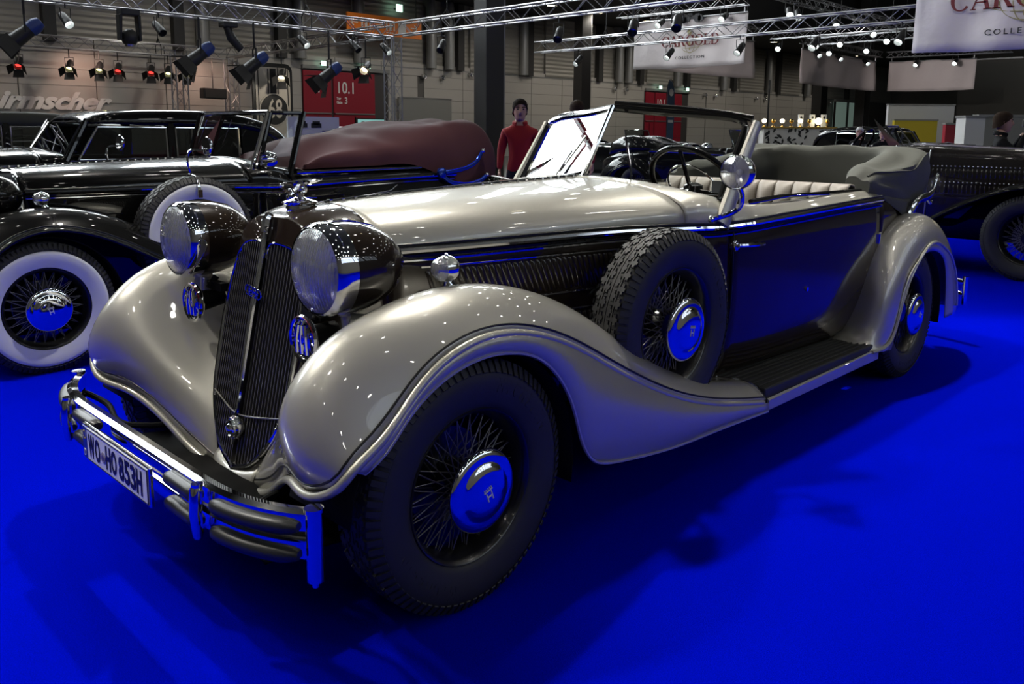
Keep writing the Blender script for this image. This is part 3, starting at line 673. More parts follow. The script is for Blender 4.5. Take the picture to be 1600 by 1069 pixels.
def headlamp(root, s, P):
    c = V3((s * .4634, -.278, 1.010))
    prof = [(.128, -.002), (.139, .012), (.1415, .035), (.140, .062)]
    body_p = [(.1395, .055), (.139, .095), (.133, .145), (.120, .195), (.098, .240), (.066, .275), (.032, .293), (0, .299)]
    h = MB().lathe(body_p, 40, c, 'y').build('headlamp', P['dark'], root)
    MB().lathe(prof, 40, c, 'y').build('rim', 'chrome', h)
    MB().lathe([(.0, -.035), (.04, -.033), (.08, -.024), (.108, -.012), (.127, .002)], 40, c, 'y').build('lens', 'lens_glass', h)
    rf = MB().lathe([(.126, .008), (.112, .045), (.085, .080), (.045, .102), (.016, .108)], 40, c, 'y')
    for k in range(9): pass
    rf.build('reflector', 'reflector', h)
    MB().ball(c + V3((0, .065, 0)), .018).build('bulb', 'plate_white', h)
    tb = MB()   # moulded ribs of the lens
    for k in range(-11, 12):
        x = k * .0105; zz = math.sqrt(max(.118 ** 2 - x * x, 0))
        if zz < .02: continue
        pts = [c + V3((x, -.035 + .33 * ((x / .127) ** 2 + (z / .127) ** 2) * .11 - .0005, z)) for z in np.linspace(-zz, zz, 9)]
        tb.tube(pts, .0017, 5, caps=False)
    tb.build('lens_ribs', 'lens_glass', h)['kind'] = 'stuff'
    st = MB(); st.cyl(c + V3((0, .11, -.13)), c + V3((s * .02, .12, -.235)), .022, 12, .03); st.ball(c + V3((0, .10, -.135)), .03, 12, 8, (1, 1, .5)); st.cyl(c + V3((s * .02, .10, -.17)), c + V3((s * .10, .24, -.20)), .035, 14, .045); st.build('stand', P['light'], h)
    tp = MB(); tp.tube([c + V3((0, .04, .139)), c + V3((0, .12, .139)), c + V3((0, .2, .119)), c + V3((0, .26, .082))], .004, 6); tp.build('top_bead', 'chrome', h)
    # horn below with its bracket
    hc = V3((s * .375, -.262, .790)); Mr = rotm('Z', -s * .0)
    hn = MB().lathe([(.062, .012), (.073, .004), (.0755, -.004), (.071, -.011), (.062, -.008), (.060, .0)], 32, hc, 'y'); hn.lathe([(.06, .004), (.035, .0), (.014, -.006), (0, -.008)], 28, hc, 'y')
    hr = hn.build('horn', 'chrome', root)
    g = MB()
    for x in (-.026, 0, .026): g.tube([hc + V3((x, -.010, -.044)), hc + V3((x, -.012, 0)), hc + V3((x * .6, -.010, .044))], .0055, 6)
    g.lathe([(.018, -.004), (.016, -.014), (0, -.016)], 16, hc, 'y'); g.build('horn_grille', 'chrome', hr)
    MB().lathe([(.069, -.0118), (.0725, -.0085), (.067, -.0095)], 32, hc, 'y', arc=(.25, PI - .25)).build('horn_rim_reflection', 'reflection_red', hr)  # red reflection in the rim, put in as a coloured arc
    bk = MB(); bk.cyl(hc + V3((0, .01, 0)), hc + V3((0, .11, .01)), .04, 14, .03); bk.box(hc + V3((-s * .05, .07, .06)), (.11, .03, .03)); bk.cyl(hc + V3((-s * .02, .05, .05)), hc + V3((-s * .02, .08, .09)), .012); bk.build('horn_body', 'chassis_black', hr)
    # chrome side lamp on the crown of the fender
    lc = V3((s * .640, .075, 1.000))
    ld = MB().ball(lc, .041, 18, 14, (1, 1.05, 1)).build('side_lamp', 'chrome', root)
    MB().lathe([(.0, -.050), (.02, -.047), (.033, -.036), (.037, -.022)], 24, lc, 'y').build('lens', 'lens_glass', ld)
    bs = MB().cyl(lc + V3((0, .01, -.055)), lc + V3((0, .0, -.035)), .022, 14, .012); bs.ball(lc + V3((0, 0, .042)), .006); bs.build('base', 'chrome', ld)
GR = [(1.040, .020), (1.038, .085), (1.030, .140), (1.008, .182), (.965, .212), (.90, .232), (.82, .243), (.70, .246), (.60, .242), (.50, .228), (.42, .190), (.36, .140), (.315, .075), (.298, .02)]
def gy(z, x=0): return -.150 - .215 * (1.11 - z) + .09 * abs(x) * .9
def grille(root, P):
    zs = np.array([g[0] for g in GR])[::-1]; ws = np.array([g[1] for g in GR])[::-1]
    out = [(w, gy(z, w), z) for z, w in GR]
    # shell
    front = [(0, gy(1.12) + .01, 1.122), (.09, gy(1.12) + .012, 1.120), (.165, gy(1.1) + .014, 1.096), (.215, gy(1.05) + .02, 1.05), (.245, gy(.95, .24) + .01, .95), (.256, gy(.82, .25), .82), (.254, gy(.70, .25), .70), (.25, gy(.60, .25), .60)]
    mid = [(0, -.06, 1.150), (.12, -.055, 1.144), (.215, -.04, 1.112), (.268, -.03, 1.06), (.285, -.04, .96), (.295, -.07, .83), (.295, -.09, .72), (.285, -.11, .62)]
    rear = [(0, .058, 1.162), (.135, .058, 1.155), (.245, .06, 1.112), (.300, .065, 1.05), (.318, .07, .96), (.325, .08, .83), (.328, .09, .72), (.325, .10, .62)]
    def full(r): return [(-x, y, z) for x, y, z in r[:0:-1]] + r
    sh = MB().grid(surf([full(front), full(mid), full(rear)], 16, 61)).build('radiator_shell', P['dark'], root, solid=.004, sharp=0)
    fc = [(0, gy(1.13) + .004, 1.118)] + front[1:]
    rim = curve([(.014, gy(.99), .985), (.014, gy(1.02), 1.018), (.03, gy(1.036), 1.036)] + out[1:] + [(0, gy(.29), .290)], 60)
    for s in (1, -1):
        r = rim.copy(); r[:, 0] *= s; r[:, 1] -= .003
        MB().tube(r, np.concatenate([np.full(20, .0045), np.linspace(.0045, .009, 10), np.full(30, .009)]), 8).build('grille_rim', 'chrome', sh)
    fil = MB()   # dark fill between rim and shell
    ff = full(front); rr = full([(0, gy(1.04), 1.040)] + out[1:9])
    n = 40; fil.grid(np.stack([curve(ff, n), curve(rr, n)]))
    fil.build('shell_front', P['dark'], sh)
    bk = MB(); pts = [(w, gy(z, w) + .03, z) for z, w in GR]; bk.grid(np.array([[(-w, y, z), (w, y, z)] for w, y, z in pts])); bk.build('core', 'chassis_black', sh)
    MB().tube([(0, gy(1.10) - .012, 1.10), (0, gy(.8) - .016, .8), (0, gy(.37) - .014, .37)], [.011, .010, .008], 8).build('centre_bar', 'chrome', sh)
    top = MB().tube([(0, gy(1.15) - .010, 1.135), (0, gy(1.11) - .015, 1.115), (0, gy(1.08) - .016, 1.075)], [.013, .019, .016], 8); top.build('top_clasp', 'chrome', sh)
    for s in (1, -1):
        for k in range(15):
            x = .0165 + k * .0162
            zz = np.linspace(.3, 1.1, 200); ok = zz[np.interp(zz, zs, ws) > x + .004]
            if len(ok) < 4: continue
            z0, z1 = ok[0], ok[-1]
            b = MB(); ya = V3((s * x, gy(z0, x), z0)); yb = V3((s * x, gy(z1, x), z1))
            b.hexa([ya + V3((-.0022, -.005, 0)), ya + V3((.0022, -.005, 0)), ya + V3((.0022, .02, 0)), ya + V3((-.0022, .02, 0)), yb + V3((-.0022, -.005, 0)), yb + V3((.0022, -.005, 0)), yb + V3((.0022, .02, 0)), yb + V3((-.0022, .02, 0))])
            b.build('grille_slat', 'grille_bar', sh, smooth=False)
    cb = curve([(-.225, gy(.50, .22) - .006, .500), (-.1, gy(.475, .1) - .01, .478), (0, gy(.465) - .012, .470), (.1, gy(.475, .1) - .01, .478), (.225, gy(.5, .22) - .006, .5)], 20)
    MB().tube(cb, .0035, 6).build('cross_bar', 'grille_bar', sh)
    lm = MB(); c = V3((0, gy(.425) - .02, .425))
    lm.lathe([(.040, .02), (.041, 0), (.036, -.008), (.032, -.006), (.030, -.014), (.024, -.018), (.020, -.014), (.014, -.022), (0, -.026)], 28, c, 'y'); lm.build('crank_cover', 'chrome', sh)
    rg = MB(); c = V3((.0, gy(.876) - .024, .876))
    for k in range(4):
        th = np.linspace(0, 2 * PI, 20, endpoint=False); cc = c + V3((-.034 + k * .0225, 0, .004 - k * .003))
        rg.tube(np.stack([cc[0] + .0165 * np.cos(th), np.full(20, cc[1]), cc[2] + .0165 * np.sin(th)], -1), .0032, 6, closed=True)
    rg.build('ring_badge', 'chrome', sh)
    # apron under the grille
    ap = surf([[(x, y0 + .05 * (x / .13) ** 2 * .3, z0 + dz * (x / .14) ** 2) for x in (-.14, -.07, 0, .07, .14)] for y0, z0, dz in ((-.255, .335, .05), (-.305, .300, .03), (-.345, .272, .015), (-.335, .235, .01), (-.25, .225, .01))], 14, 14)
    MB().grid(ap).build('apron', P['light'], sh, solid=.004, sharp=0)
    # mascot on the filler cap
    m = MB(); cc = V3((0, -.038, 1.128)); m.lathe([(.058, 0), (.058, .012), (.05, .018), (.048, .030), (.060, .036), (.061, .041), (.05, .046), (.03, .05), (.014, .058), (.012, .07)], 32, cc, 'z')
    cap = m.build('filler_cap', 'chrome', sh)
    w = MB(); w.tube(curve([(0, -.035, 1.196), (0, -.022, 1.206), (0, -.024, 1.224), (0, -.042, 1.226), (0, -.055, 1.212), (0, -.072, 1.204), (0, -.092, 1.212), (0, -.106, 1.226), (0, -.116, 1.228)], 26), [.012] * 8 + [.011] * 10 + [.008] * 6 + [.005, .003], 8)
    for x in (-1, 1):
        w.add([(0, -.10, 1.236), (x * .012, -.06, 1.240), (x * .030, .0, 1.246), (x * .034, .034, 1.245), (0, .02, 1.236), (0, -.045, 1.226)], [(0, 1, 2, 3, 4, 5)])
        w.add([(0, -.10, 1.232), (x * .012, -.06, 1.232), (x * .030, .0, 1.238), (x * .034, .034, 1.242), (0, .02, 1.230), (0, -.045, 1.222)], [(0, 5, 4, 3, 2, 1)])
    w.ball((0, -.030, 1.213), .014); w.build('winged_mascot', 'chrome', sh)
def bumper_path(z, dy=0, n=60, x0=-.83, x1=.83):
    xs = np.linspace(x0, x1, n); t = np.clip((np.abs(xs) - .38) / .45, 0, 1)
    y = -.632 + .112 * t ** 3.0; sl = .112 * 3.0 * t ** 2 / .45 * np.sign(xs); nn = np.sqrt(1 + sl * sl)
    return np.stack([xs - dy * sl / nn, y + dy / nn, np.full(n, z)], -1)
def front_bumper(root):
    b = MB()
    for zc in (.452, .378):
        P_ = bumper_path(zc); prof = [(-.018, .026), (.004, .030), (.018, .022), (.022, 0), (.018, -.022), (-.006, -.030), (-.018, -.026)]
        Q_ = bumper_path(zc, 1.0) - P_; G = np.array([[(p[0] - q[0] * d[0], p[1] - q[0] * d[1], p[2] + q[1]) for q in prof] for p, d in zip(P_, Q_)]); b.grid(G, closed_v=True)
    bo = b.build('front_bumper', 'chrome', root)
    for zc in (.442, .368):
        for x0, x1 in ((-.80, -.535), (-.465, -.275), (.275, .465), (.535, .80)):
            pth = bumper_path(zc, -.026, 16, x0, x1); pth[0] += (0, .004, 0)
            MB().tube(pth, [.012, .019] + [.0215] * 12 + [.019, .012], 10).build('rubber_strip', 'rubber_strip', bo)
    for x in (-.5, .5):
        y = bumper_path(0, 0, 2, x, x)[0][1] - .046
        u = MB(); u.tube([(x, y, .340), (x, y, .352), (x, y - .004, .41), (x, y, .476), (x, y + .004, .488)], [.010, .015, .0165, .017, .013], 12); u.cyl((x, y + .004, .485), (x, y + .004, .494), .016, 12); u.build('overrider', 'chrome', bo)
    for x in (-.832, .832):
        u = MB(); u.cyl((x, -.527, .296), (x, -.527, .484), .022, 14); u.cyl((x, -.527, .480), (x, -.527, .490), .025, 14); u.cyl((x, -.527, .280), (x, -.527, .298), .010, 10); u.build('end_post', 'chrome', bo)
    for s in (1, -1):
        k = MB(); k.tube(curve([(s * .82, -.51, .40), (s * .70, -.47, .37), (s * .5, -.50, .36), (s * .42, -.42, .35), (s * .40, -.2, .34)], 20), .011, 8); k.build('bumper_bracket', 'chassis_black', bo)
    pan = surf([[(x, y, z - .02 * (x / .5) ** 2) for x in (-.62, -.3, 0, .3, .62)] for y, z in ((-.55, .30), (-.40, .29), (-.25, .27), (0, .25))], 10, 10)
    MB().grid(pan).build('splash_pan', 'chassis_black', root, solid=.006)
    # registration plate
    py = -.698
    rp = MB().box((0, py, .413), (.530, .012, .120)).build('number_plate', 'chrome', bo, smooth=False, bevel=.003)
    MB().box((.018, py - .0068, .413), (.474, .003, .106)).build('plate_face', 'plate_white', rp, smooth=False)
    MB().box((-.239, py - .0068, .413), (.040, .003, .106)).build('country_band', 'plate_blue', rp, smooth=False)
    fr = MB()
    for (x, z, w, h) in ((.018, .4635, .476, .003), (.018, .3625, .476, .003), (.2545, .413, .003, .104)): fr.box((x, py - .0088, z), (w, .002, h))
    fr.build('plate_border', 'letter_black', rp, smooth=False)
    def put(txt, x, w_, h_, matn, z=.413, yy=-.0095):
        g = text_mb(txt, 1, .002, offset=.026 if matn == 'letter_black' else 0); a = V3(g.v); lo, hi = a.min(0), a.max(0)
        a[:, 0] = (a[:, 0] - (lo[0] + hi[0]) / 2) / (hi[0] - lo[0]) * w_ + x; a[:, 2] = (a[:, 2] - (lo[2] + hi[2]) / 2) / (hi[2] - lo[2]) * h_ + z
        a[:, 1] = a[:, 1] * .5 + py + yy; g.v = [tuple(q) for q in a]
        g.build('plate_letter', matn, rp, smooth=False)
    x = -.205
    for ch, w_ in (('W', .050), ('O', .040)): put(ch, x + w_ / 2, w_, .076, 'letter_black'); x += w_ + .007
    sx = x + .020; x += .042
    for ch, w_ in (('H', .039), ('O', .040)): put(ch, x + w_ / 2, w_, .076, 'letter_black'); x += w_ + .007
    x += .012
    for ch, w_ in (('8', .038), ('5', .038), ('3', .038), ('H', .039)): put(ch, x + w_ / 2, w_, .076, 'letter_black'); x += w_ + .0062
    MB().lathe([(.0, -.0025), (.0165, -.0025), (.0165, 0)], 24, (sx, py - .0085, .405), 'y').build('registration_seal', mat('seal_grey', (.30, .27, .36), .5), rp)
    MB().lathe([(.0, -.003), (.009, -.003), (.009, 0)], 18, (sx, py - .0088, .405), 'y').build('seal_crest', mat('seal_crest', (.08, .06, .14), .5), rp)
    put('D', -.239, .016, .022, 'plate_white', .380)
    st = MB()
    for k in range(12): st.box((-.239 + .013 * math.cos(k * PI / 6), py - .009, .440 + .013 * math.sin(k * PI / 6)), (.003, .002, .003))
    st.build('star_ring', mat('star_gold', (.7, .55, .05), .5), rp, smooth=False)
def cabin(root, P):
    # front and rear seat backs with pleats
    for (y, n, z1, w, nm) in ((2.52, 9, 1.03, .56, 'front_seat'), (3.02, 11, 1.135, .60, 'rear_seat')):
        c = MB(); c.box((0, y - .22, .62), (2 * w, .46, .18)); s = c.build(nm, 'leather', root, smooth=False, bevel=.03)
        for k in range(n):
            x = -w + (k + .5) * 2 * w / n; hw = w / n * .98
            pts = surf([[(x + hw * q, y + dy - .03 * (1 - q * q) * (1 if i < 3 else .4), z) for q in (-1, -.5, 0, .5, 1)] for i, (dy, z) in enumerate(((-.06, .60), (-.03, .85), (.0, z1 - .05), (.03, z1), (.10, z1 - .01), (.13, z1 - .08)))], 14, 9)
            MB().grid(pts).build('pleat', 'leather', s, solid=.01, sharp=0)
    # steering wheel
    c = V3((.33, 1.90, 1.165)); n_ = V3((0, .80, .60)); u = V3((1, 0, 0)); v = np.cross(n_, u)
    th = np.linspace(0, 2 * PI, 48, endpoint=False); R_ = .225
    w = MB().tube(c + R_ * (np.outer(np.cos(th), u) + np.outer(np.sin(th), v)), .014, 10, closed=True).build('steering_wheel', 'black_paint', root)
    k = MB()
    for a in (.3, PI - .3, -PI / 2): k.tube([c - n_ * .03, c + R_ * (math.cos(a) * u + math.sin(a) * v)], .010, 8)
    k.cyl(c - n_ * .5, c, .018); k.lathe([(.05, -.03), (.045, 0), (.02, .012), (0, .014)], 20, c, 'z', None); k.build('wheel_spokes', 'black_paint', w)
    k = MB().tube(c + .13 * (np.outer(np.cos(th), u) + np.outer(np.sin(th), v)) - n_ * .01, .005, 6, closed=True); k.build('horn_ring', 'chrome', w)
    # paper tag behind the glass
    t = MB().box((.565, 1.735, 1.175), (.060, .004, .055), rotm('Z', .30)).build('paper_tag', 'plate_white', root, smooth=False)
    MB().box((.598, 1.748, 1.155), (.030, .003, .030), rotm('Z', .30)).build('green_label', 'tag_green', t, smooth=False)
def folded_top(root):
    # U-shaped bundle of folded roof cloth: stations along near arm -> rear -> far arm
    def sec(xi, yi, xo, yo, zib, zit, zot, zob):   # boxy folded bundle: inner face, sloping top, outer face
        P = V3([(xi, yi, zib), (xi - .01, yi, (zib + zit) / 2), (xi, yi, zit - .018), (xi + (xo - xi) * .10, yi + (yo - yi) * .10, zit), (xi + (xo - xi) * .55, yi + (yo - yi) * .55, (zit + zot) / 2 + .006),
                (xi + (xo - xi) * .93, yi + (yo - yi) * .93, zot), (xo, yo, zot - .016), (xo + (xo - xi) * .04, yo + (yo - yi) * .04, (zot + zob) / 2), (xo, yo, zob)])
        t = np.concatenate([[0], np.cumsum(np.linalg.norm(np.diff(P, axis=0), axis=1))]); u = np.linspace(0, t[-1], 28)
        return np.stack([np.interp(u, t, P[:, k]) for k in range(3)], -1)
    near = [sec(.535, 3.15, .660, 3.15, 1.06, 1.185, 1.150, 1.07), sec(.50, 3.25, .668, 3.24, 1.05, 1.222, 1.180, 1.05), sec(.46, 3.48, .680, 3.48, 1.04, 1.242, 1.192, .99), sec(.43, 3.70, .685, 3.70, 1.04, 1.275, 1.232, .925),
            sec(.40, 3.95, .670, 4.0, 1.04, 1.318, 1.290, 1.02), sec(.34, 4.04, .58, 4.23, 1.04, 1.335, 1.312, 1.0), sec(.22, 4.09, .30, 4.36, 1.04, 1.330, 1.300, .98), sec(0, 4.10, 0, 4.39, 1.04, 1.325, 1.295, .98)]
    far = [r * V3((-1, 1, 1)) for r in near[-2::-1]]
    R0 = np.array(near + far); tu = np.mean([knots(R0[:, j]) / knots(R0[:, j])[-1] for j in range(28)], axis=0)
    G = np.stack([spline1(R0[:, j], tu, np.linspace(0, 1, 90)) for j in range(28)], axis=1)
    # soft creases
    n, m, _ = G.shape
    for i in range(n):
        for j in range(m):
            a = math.sin(i * .55 + j * .35) * .006 + math.sin(i * .21 - j * .8) * .007 + math.sin(j * 1.1 + i * .09) * .006 * (1 if 3 < i < 87 else 0)
            G[i, j, 2] += a; G[i, j, 0] += a * .4 * (1 if G[i, j, 0] > 0 else -1)
    t = MB().grid(G); o0 = 0
    t.f.append(tuple(range(m))); t.f.append(tuple((n - 1) * m + k for k in range(m))[::-1])
    tp = t.build('folded_roof', 'softtop', root, sharp=50)
    MB().tube(G[2:-2, 18] + V3((0, 0, .004)), .005, 6).build('piping', 'softtop', tp)
    fl = surf([[(.665, 3.28, 1.08), (.69, 3.45, 1.05), (.69, 3.70, 1.03), (.66, 3.98, 1.06)], [(.685, 3.36, 1.03), (.70, 3.50, .99), (.695, 3.70, .97), (.665, 3.95, 1.0)], [(.695, 3.52, .97), (.705, 3.58, .935), (.70, 3.68, .91), (.68, 3.85, .96)]], 8, 14)
    MB().grid(fl).build('roof_flap', 'softtop', tp, solid=.008)
    fl = surf([[(-.665, 3.28, 1.08), (-.69, 3.45, 1.05), (-.69, 3.70, 1.03), (-.66, 3.98, 1.06)], [(-.695, 3.52, .97), (-.705, 3.58, .935), (-.70, 3.68, .91), (-.68, 3.85, .96)]], 8, 14)
    MB().grid(fl).build('roof_flap', 'softtop', tp, solid=.008)
    for s in (1, -1):
        lb = MB(); lb.tube(curve([(s * .715, 3.66, .93), (s * .72, 3.72, 1.0), (s * .72, 3.86, 1.03), (s * .72, 3.99, 1.06), (s * .715, 4.06, 1.13), (s * .71, 4.10, 1.155)], 24), [.034] * 5 + [.026] * 12 + [.020] * 7, 8, flat=.5, up=(1, 0, 0))
        lb.lathe([(.034, -.012), (.034, .012), (.02, .016), (0, .017)], 20, (s * .715, 3.68, .955), 'x'); lb.tube(curve([(s * .715, 3.92, 1.02), (s * .72, 3.97, .99), (s * .71, 4.02, 1.0)], 8), .008, 6)
        lb.build('landau_bar', 'chrome', root)
def spot_lamp(root):
    c = V3((.775, 1.515, 1.255)); h = MB().lathe([(.069, -.012), (.073, .0), (.073, .018), (.068, .04), (.055, .068), (.034, .088), (0, .097)], 32, c, 'y').build('spot_lamp', 'chrome', root)
    MB().lathe([(0, -.026), (.04, -.022), (.068, -.008)], 32, c, 'y').build('lens', 'lens_glass', h)
    MB().lathe([(.067, -.004), (.055, .025), (.03, .045), (.01, .05)], 28, c, 'y').build('reflector', 'reflector', h)
    MB().ball(c + V3((0, .03, 0)), .013).build('bulb', 'plate_white', h)
    MB().lathe([(.026, .085), (.030, .10), (.024, .125), (0, .132)], 20, c, 'y').build('mirror_back', 'chrome', h)
    a = MB(); a.tube(curve([c + V3((0, .04, -.068)), c + V3((0, .06, -.10)), c + V3((-.02, .075, -.15)), c + V3((-.07, .06, -.185)), c + V3((-.10, .0, -.20))], 20), .011, 8); a.ball(c + V3((-.10, -.01, -.2)), .015); a.build('lamp_arm', 'chrome', h)
def rear_bits(root):
    b = MB()
    for zc in (.43, .345):
        xs = np.linspace(-.80, .80, 30); b.tube(np.stack([xs, 4.66 + -.12 * np.abs(xs / .8) ** 3, np.full(30, zc)], -1), .025, 8, flat=.8)
    r = b.build('rear_bumper', 'chrome', root)
    for x in (-.80, .80):
        MB().cyl((x, 4.54, .28), (x, 4.54, .47), .02, 12).build('end_post', 'chrome', r)
    MB().tube([(.45, 4.3, .36), (.5, 4.55, .38)], .015, 6).build('bracket', 'chassis_black', r); MB().tube([(-.45, 4.3, .36), (-.5, 4.55, .38)], .015, 6).build('bracket', 'chassis_black', r)
    MB().tube([(-.7, 3.45, .385), (.7, 3.45, .385)], .04, 10).build('rear_axle', 'chassis_black', root)
    MB().tube([(-.7, 0, .36), (.7, 0, .36)], .03, 10).build('front_axle', 'chassis_black', root)
    MB().tube(curve([(-.35, 3.6, .20), (-.38, 4.0, .20), (-.40, 4.4, .22)], 8), .025, 10).build('exhaust_pipe', 'chrome_soft', root)
CAB = thing('vintage_cabriolet', 'champagne and dark brown open vintage cabriolet parked nearest on the blue carpet', 'car')
PC = dict(light='champagne', dark='brown_paint')
for s_ in (1, -1):
    front_fender(CAB, s_, PC); rear_fender(CAB, s_, PC); bonnet_side(CAB, s_, PC); headlamp(CAB, s_, PC)
    wheel(CAB, (s_ * .772, 0, WR), s_, spin=.35 if s_ > 0 else 0); wheel(CAB, (s_ * .755, 3.45, WR), s_, spin=1.1)
    w_ = wheel(CAB, (s_ * .705, 1.135, .666), s_, spin=-.15, label='spare wheel sunk in the front fender')
bonnet(CAB, PC); body(CAB, PC); windscreen(CAB, PC); grille(CAB, PC); front_bumper(CAB); cabin(CAB, PC); folded_top(CAB); spot_lamp(CAB); rear_bits(CAB)
lt_ = MB().tube([(.385, .20, .86), (.385, .26, .862)], .010, 8); lt_.box((.39, .23, .862), (.012, .075, .016)); lt_.ball((.398, .215, .862), .012); lt_.ball((.398, .255, .864), .010); lt_.build('bonnet_latch', 'chrome', CAB)
# ------------------------------------------------------------------ trusses, spotlights, banners
mat('truss_alu', (.36, .36, .375), .35, .8)
mat('lamp_black', (.012, .012, .013), .45)
mat('lamp_blue', (.02, .05, .22), .4)
mat('lamp_glow', (1, 1, 1), .4, emit=((.90, 1.0, .97), 14))
mat('lamp_warm', (1, .9, .7), .4, emit=((1, .85, .55), 8))
mat('lamp_dim', (1, .9, .7), .4, emit=((1, .88, .65), 1.2))
mat('lamp_redglow', (.6, .02, .02), .4, emit=((1, .05, .04), 2.0))
mat('lamp_yellowglow', (.8, .8, .4), .4, emit=((1, .95, .45), 2.2))
mat('banner_white', (.60, .56, .57), .8, bump=(1.2, .5, .08))
mat('banner_pink', (.56, .48, .47), .8, bump=(1.2, .5, .08))
mat('logo_red', (.14, .012, .015), .7); mat('logo_gold', (.30, .27, .12), .7); mat('logo_dark', (.03, .03, .035), .7)
def truss(name, a, b, label, w=.30, tri=False, cell=.45, hang=True):
    a, b = V3(a), V3(b); t = thing(name, label, 'truss', a)
    L_ = np.linalg.norm(b - a); d = (b - a) / L_; up = V3((0, 0, 1)) if abs(d[2]) < .9 else V3((1, 0, 0)); s = np.cross(d, up); s /= np.linalg.norm(s); up = np.cross(s, d)
    offs = [s * w / 2 + up * w / 2, -s * w / 2 + up * w / 2, -s * w / 2 - up * w / 2, s * w / 2 - up * w / 2]
    if tri: offs = [s * w / 2 + up * w / 2, -s * w / 2 + up * w / 2, -up * w / 2]
    for o in offs: MB().tube([o, o + b - a], .026, 7).build('chord', 'truss_alu', t)
    n = max(2, int(L_ / cell)); br = MB(); m = len(offs)
    for i in range(m):
        p, q = offs[i], offs[(i + 1) % m]
        for k in range(n):
            u, v = (p, q) if k % 2 == 0 else (q, p)
            br.tube([u + d * L_ * k / n, v + d * L_ * (k + 1) / n], .012, 5, caps=False)
    br.build('bracing', 'truss_alu', t)['kind'] = 'stuff'
    if abs(d[2]) < .5 and hang:
        for q in (.14, .86):
            c = d * L_ * q; zc = (7.795 if a[0] + c[0] < -24.2 else 22.595) - a[2]
            MB().cyl(c + V3((0, 0, w / 2)), c + V3((0, 0, zc)), .012, 6).build('hoist_cable', 'lamp_black', t)
            k_ = MB()
            for e in (-1, 1): k_.tube([c + up * (w / 2 + .22), c + s * e * (w / 2 + .05) + up * w * .3, c + s * e * (w / 2 + .03) - up * w * .5], .018, 5)
            k_.build('hoist_sling', 'lamp_black', t)
    return t
RIG = 4.4
truss('lighting_truss', (-18.6, -6, RIG), (-18.6, 14.4, RIG), 'long overhead aluminium truss crossing the upper left corner', .42)
truss('lighting_truss', (-30.0, -4, RIG - .05), (-30.0, 14.78, RIG - .05), 'lower left truss running in front of the wall lettering', .40)
truss('lighting_truss', (-29.9, 15.0, RIG), (-18.9, 14.6, RIG), 'truss joining the red lit tower and the orange sign corner', .36, hang=False)
truss('lighting_truss', (-18.3, 14.5, RIG), (-2.0, 14.3, RIG), 'truss rising from the orange sign towards the top centre', .36)
truss('lighting_truss', (-18.9, 21.3, RIG), (4.0, 20.7, RIG), 'long truss crossing in front of both lettered banners', .36)
truss('truss_tower', (-18.65, 14.55, 0), (-18.65, 14.55, RIG - .2), 'upright truss tower right of the large red gate', .38)
truss('truss_tower', (-29.9, 15.0, 0), (-29.9, 15.0, RIG - .2), 'red lit upright truss tower left of the cream 68 board', .40)
truss('truss_tower', (-26.6, 11.4, 0), (-26.6, 11.4, RIG - .4), 'red lit upright truss tower furthest left, by the wall lettering', .40)
truss('lighting_truss', (-20.9, 28.6, 6.48), (-14.7, 28.6, 6.48), 'truss carrying the far lettered banner', .36)
truss('lighting_truss', (-14.3, 28.9, 6.85), (-14.7, 45, 6.85), 'truss descending to the right from the far lettered banner', .36)
truss('lighting_truss', (-19.5, 29.2, 6.43), (-19.5, 38.3, 6.43), 'truss carrying the blank banner behind the far lettered one', .34)
truss('lighting_truss', (-19.1, 38.9, 6.3), (-9.5, 38.7, 6.3), 'upper of two crossing trusses above the middle blank banner', .36)
truss('lighting_truss', (-19.1, 43.0, 6.3), (-7.0, 42.6, 6.3), 'lower of two crossing trusses above the middle blank banner', .36)
truss('lighting_truss', (-19.41, 42.9, 6.43), (-19.8, 54.4, 6.43), 'truss carrying the middle blank banner', .34)
truss('lighting_truss', (-19.5, 54.81, 6.43), (-12.5, 55.62, 6.43), 'truss carrying the right blank banner', .34)
truss('lighting_truss', (-5.2, 18.9, 5.63), (1.5, 18.9, 5.63), 'truss carrying the near lettered banner', .36)
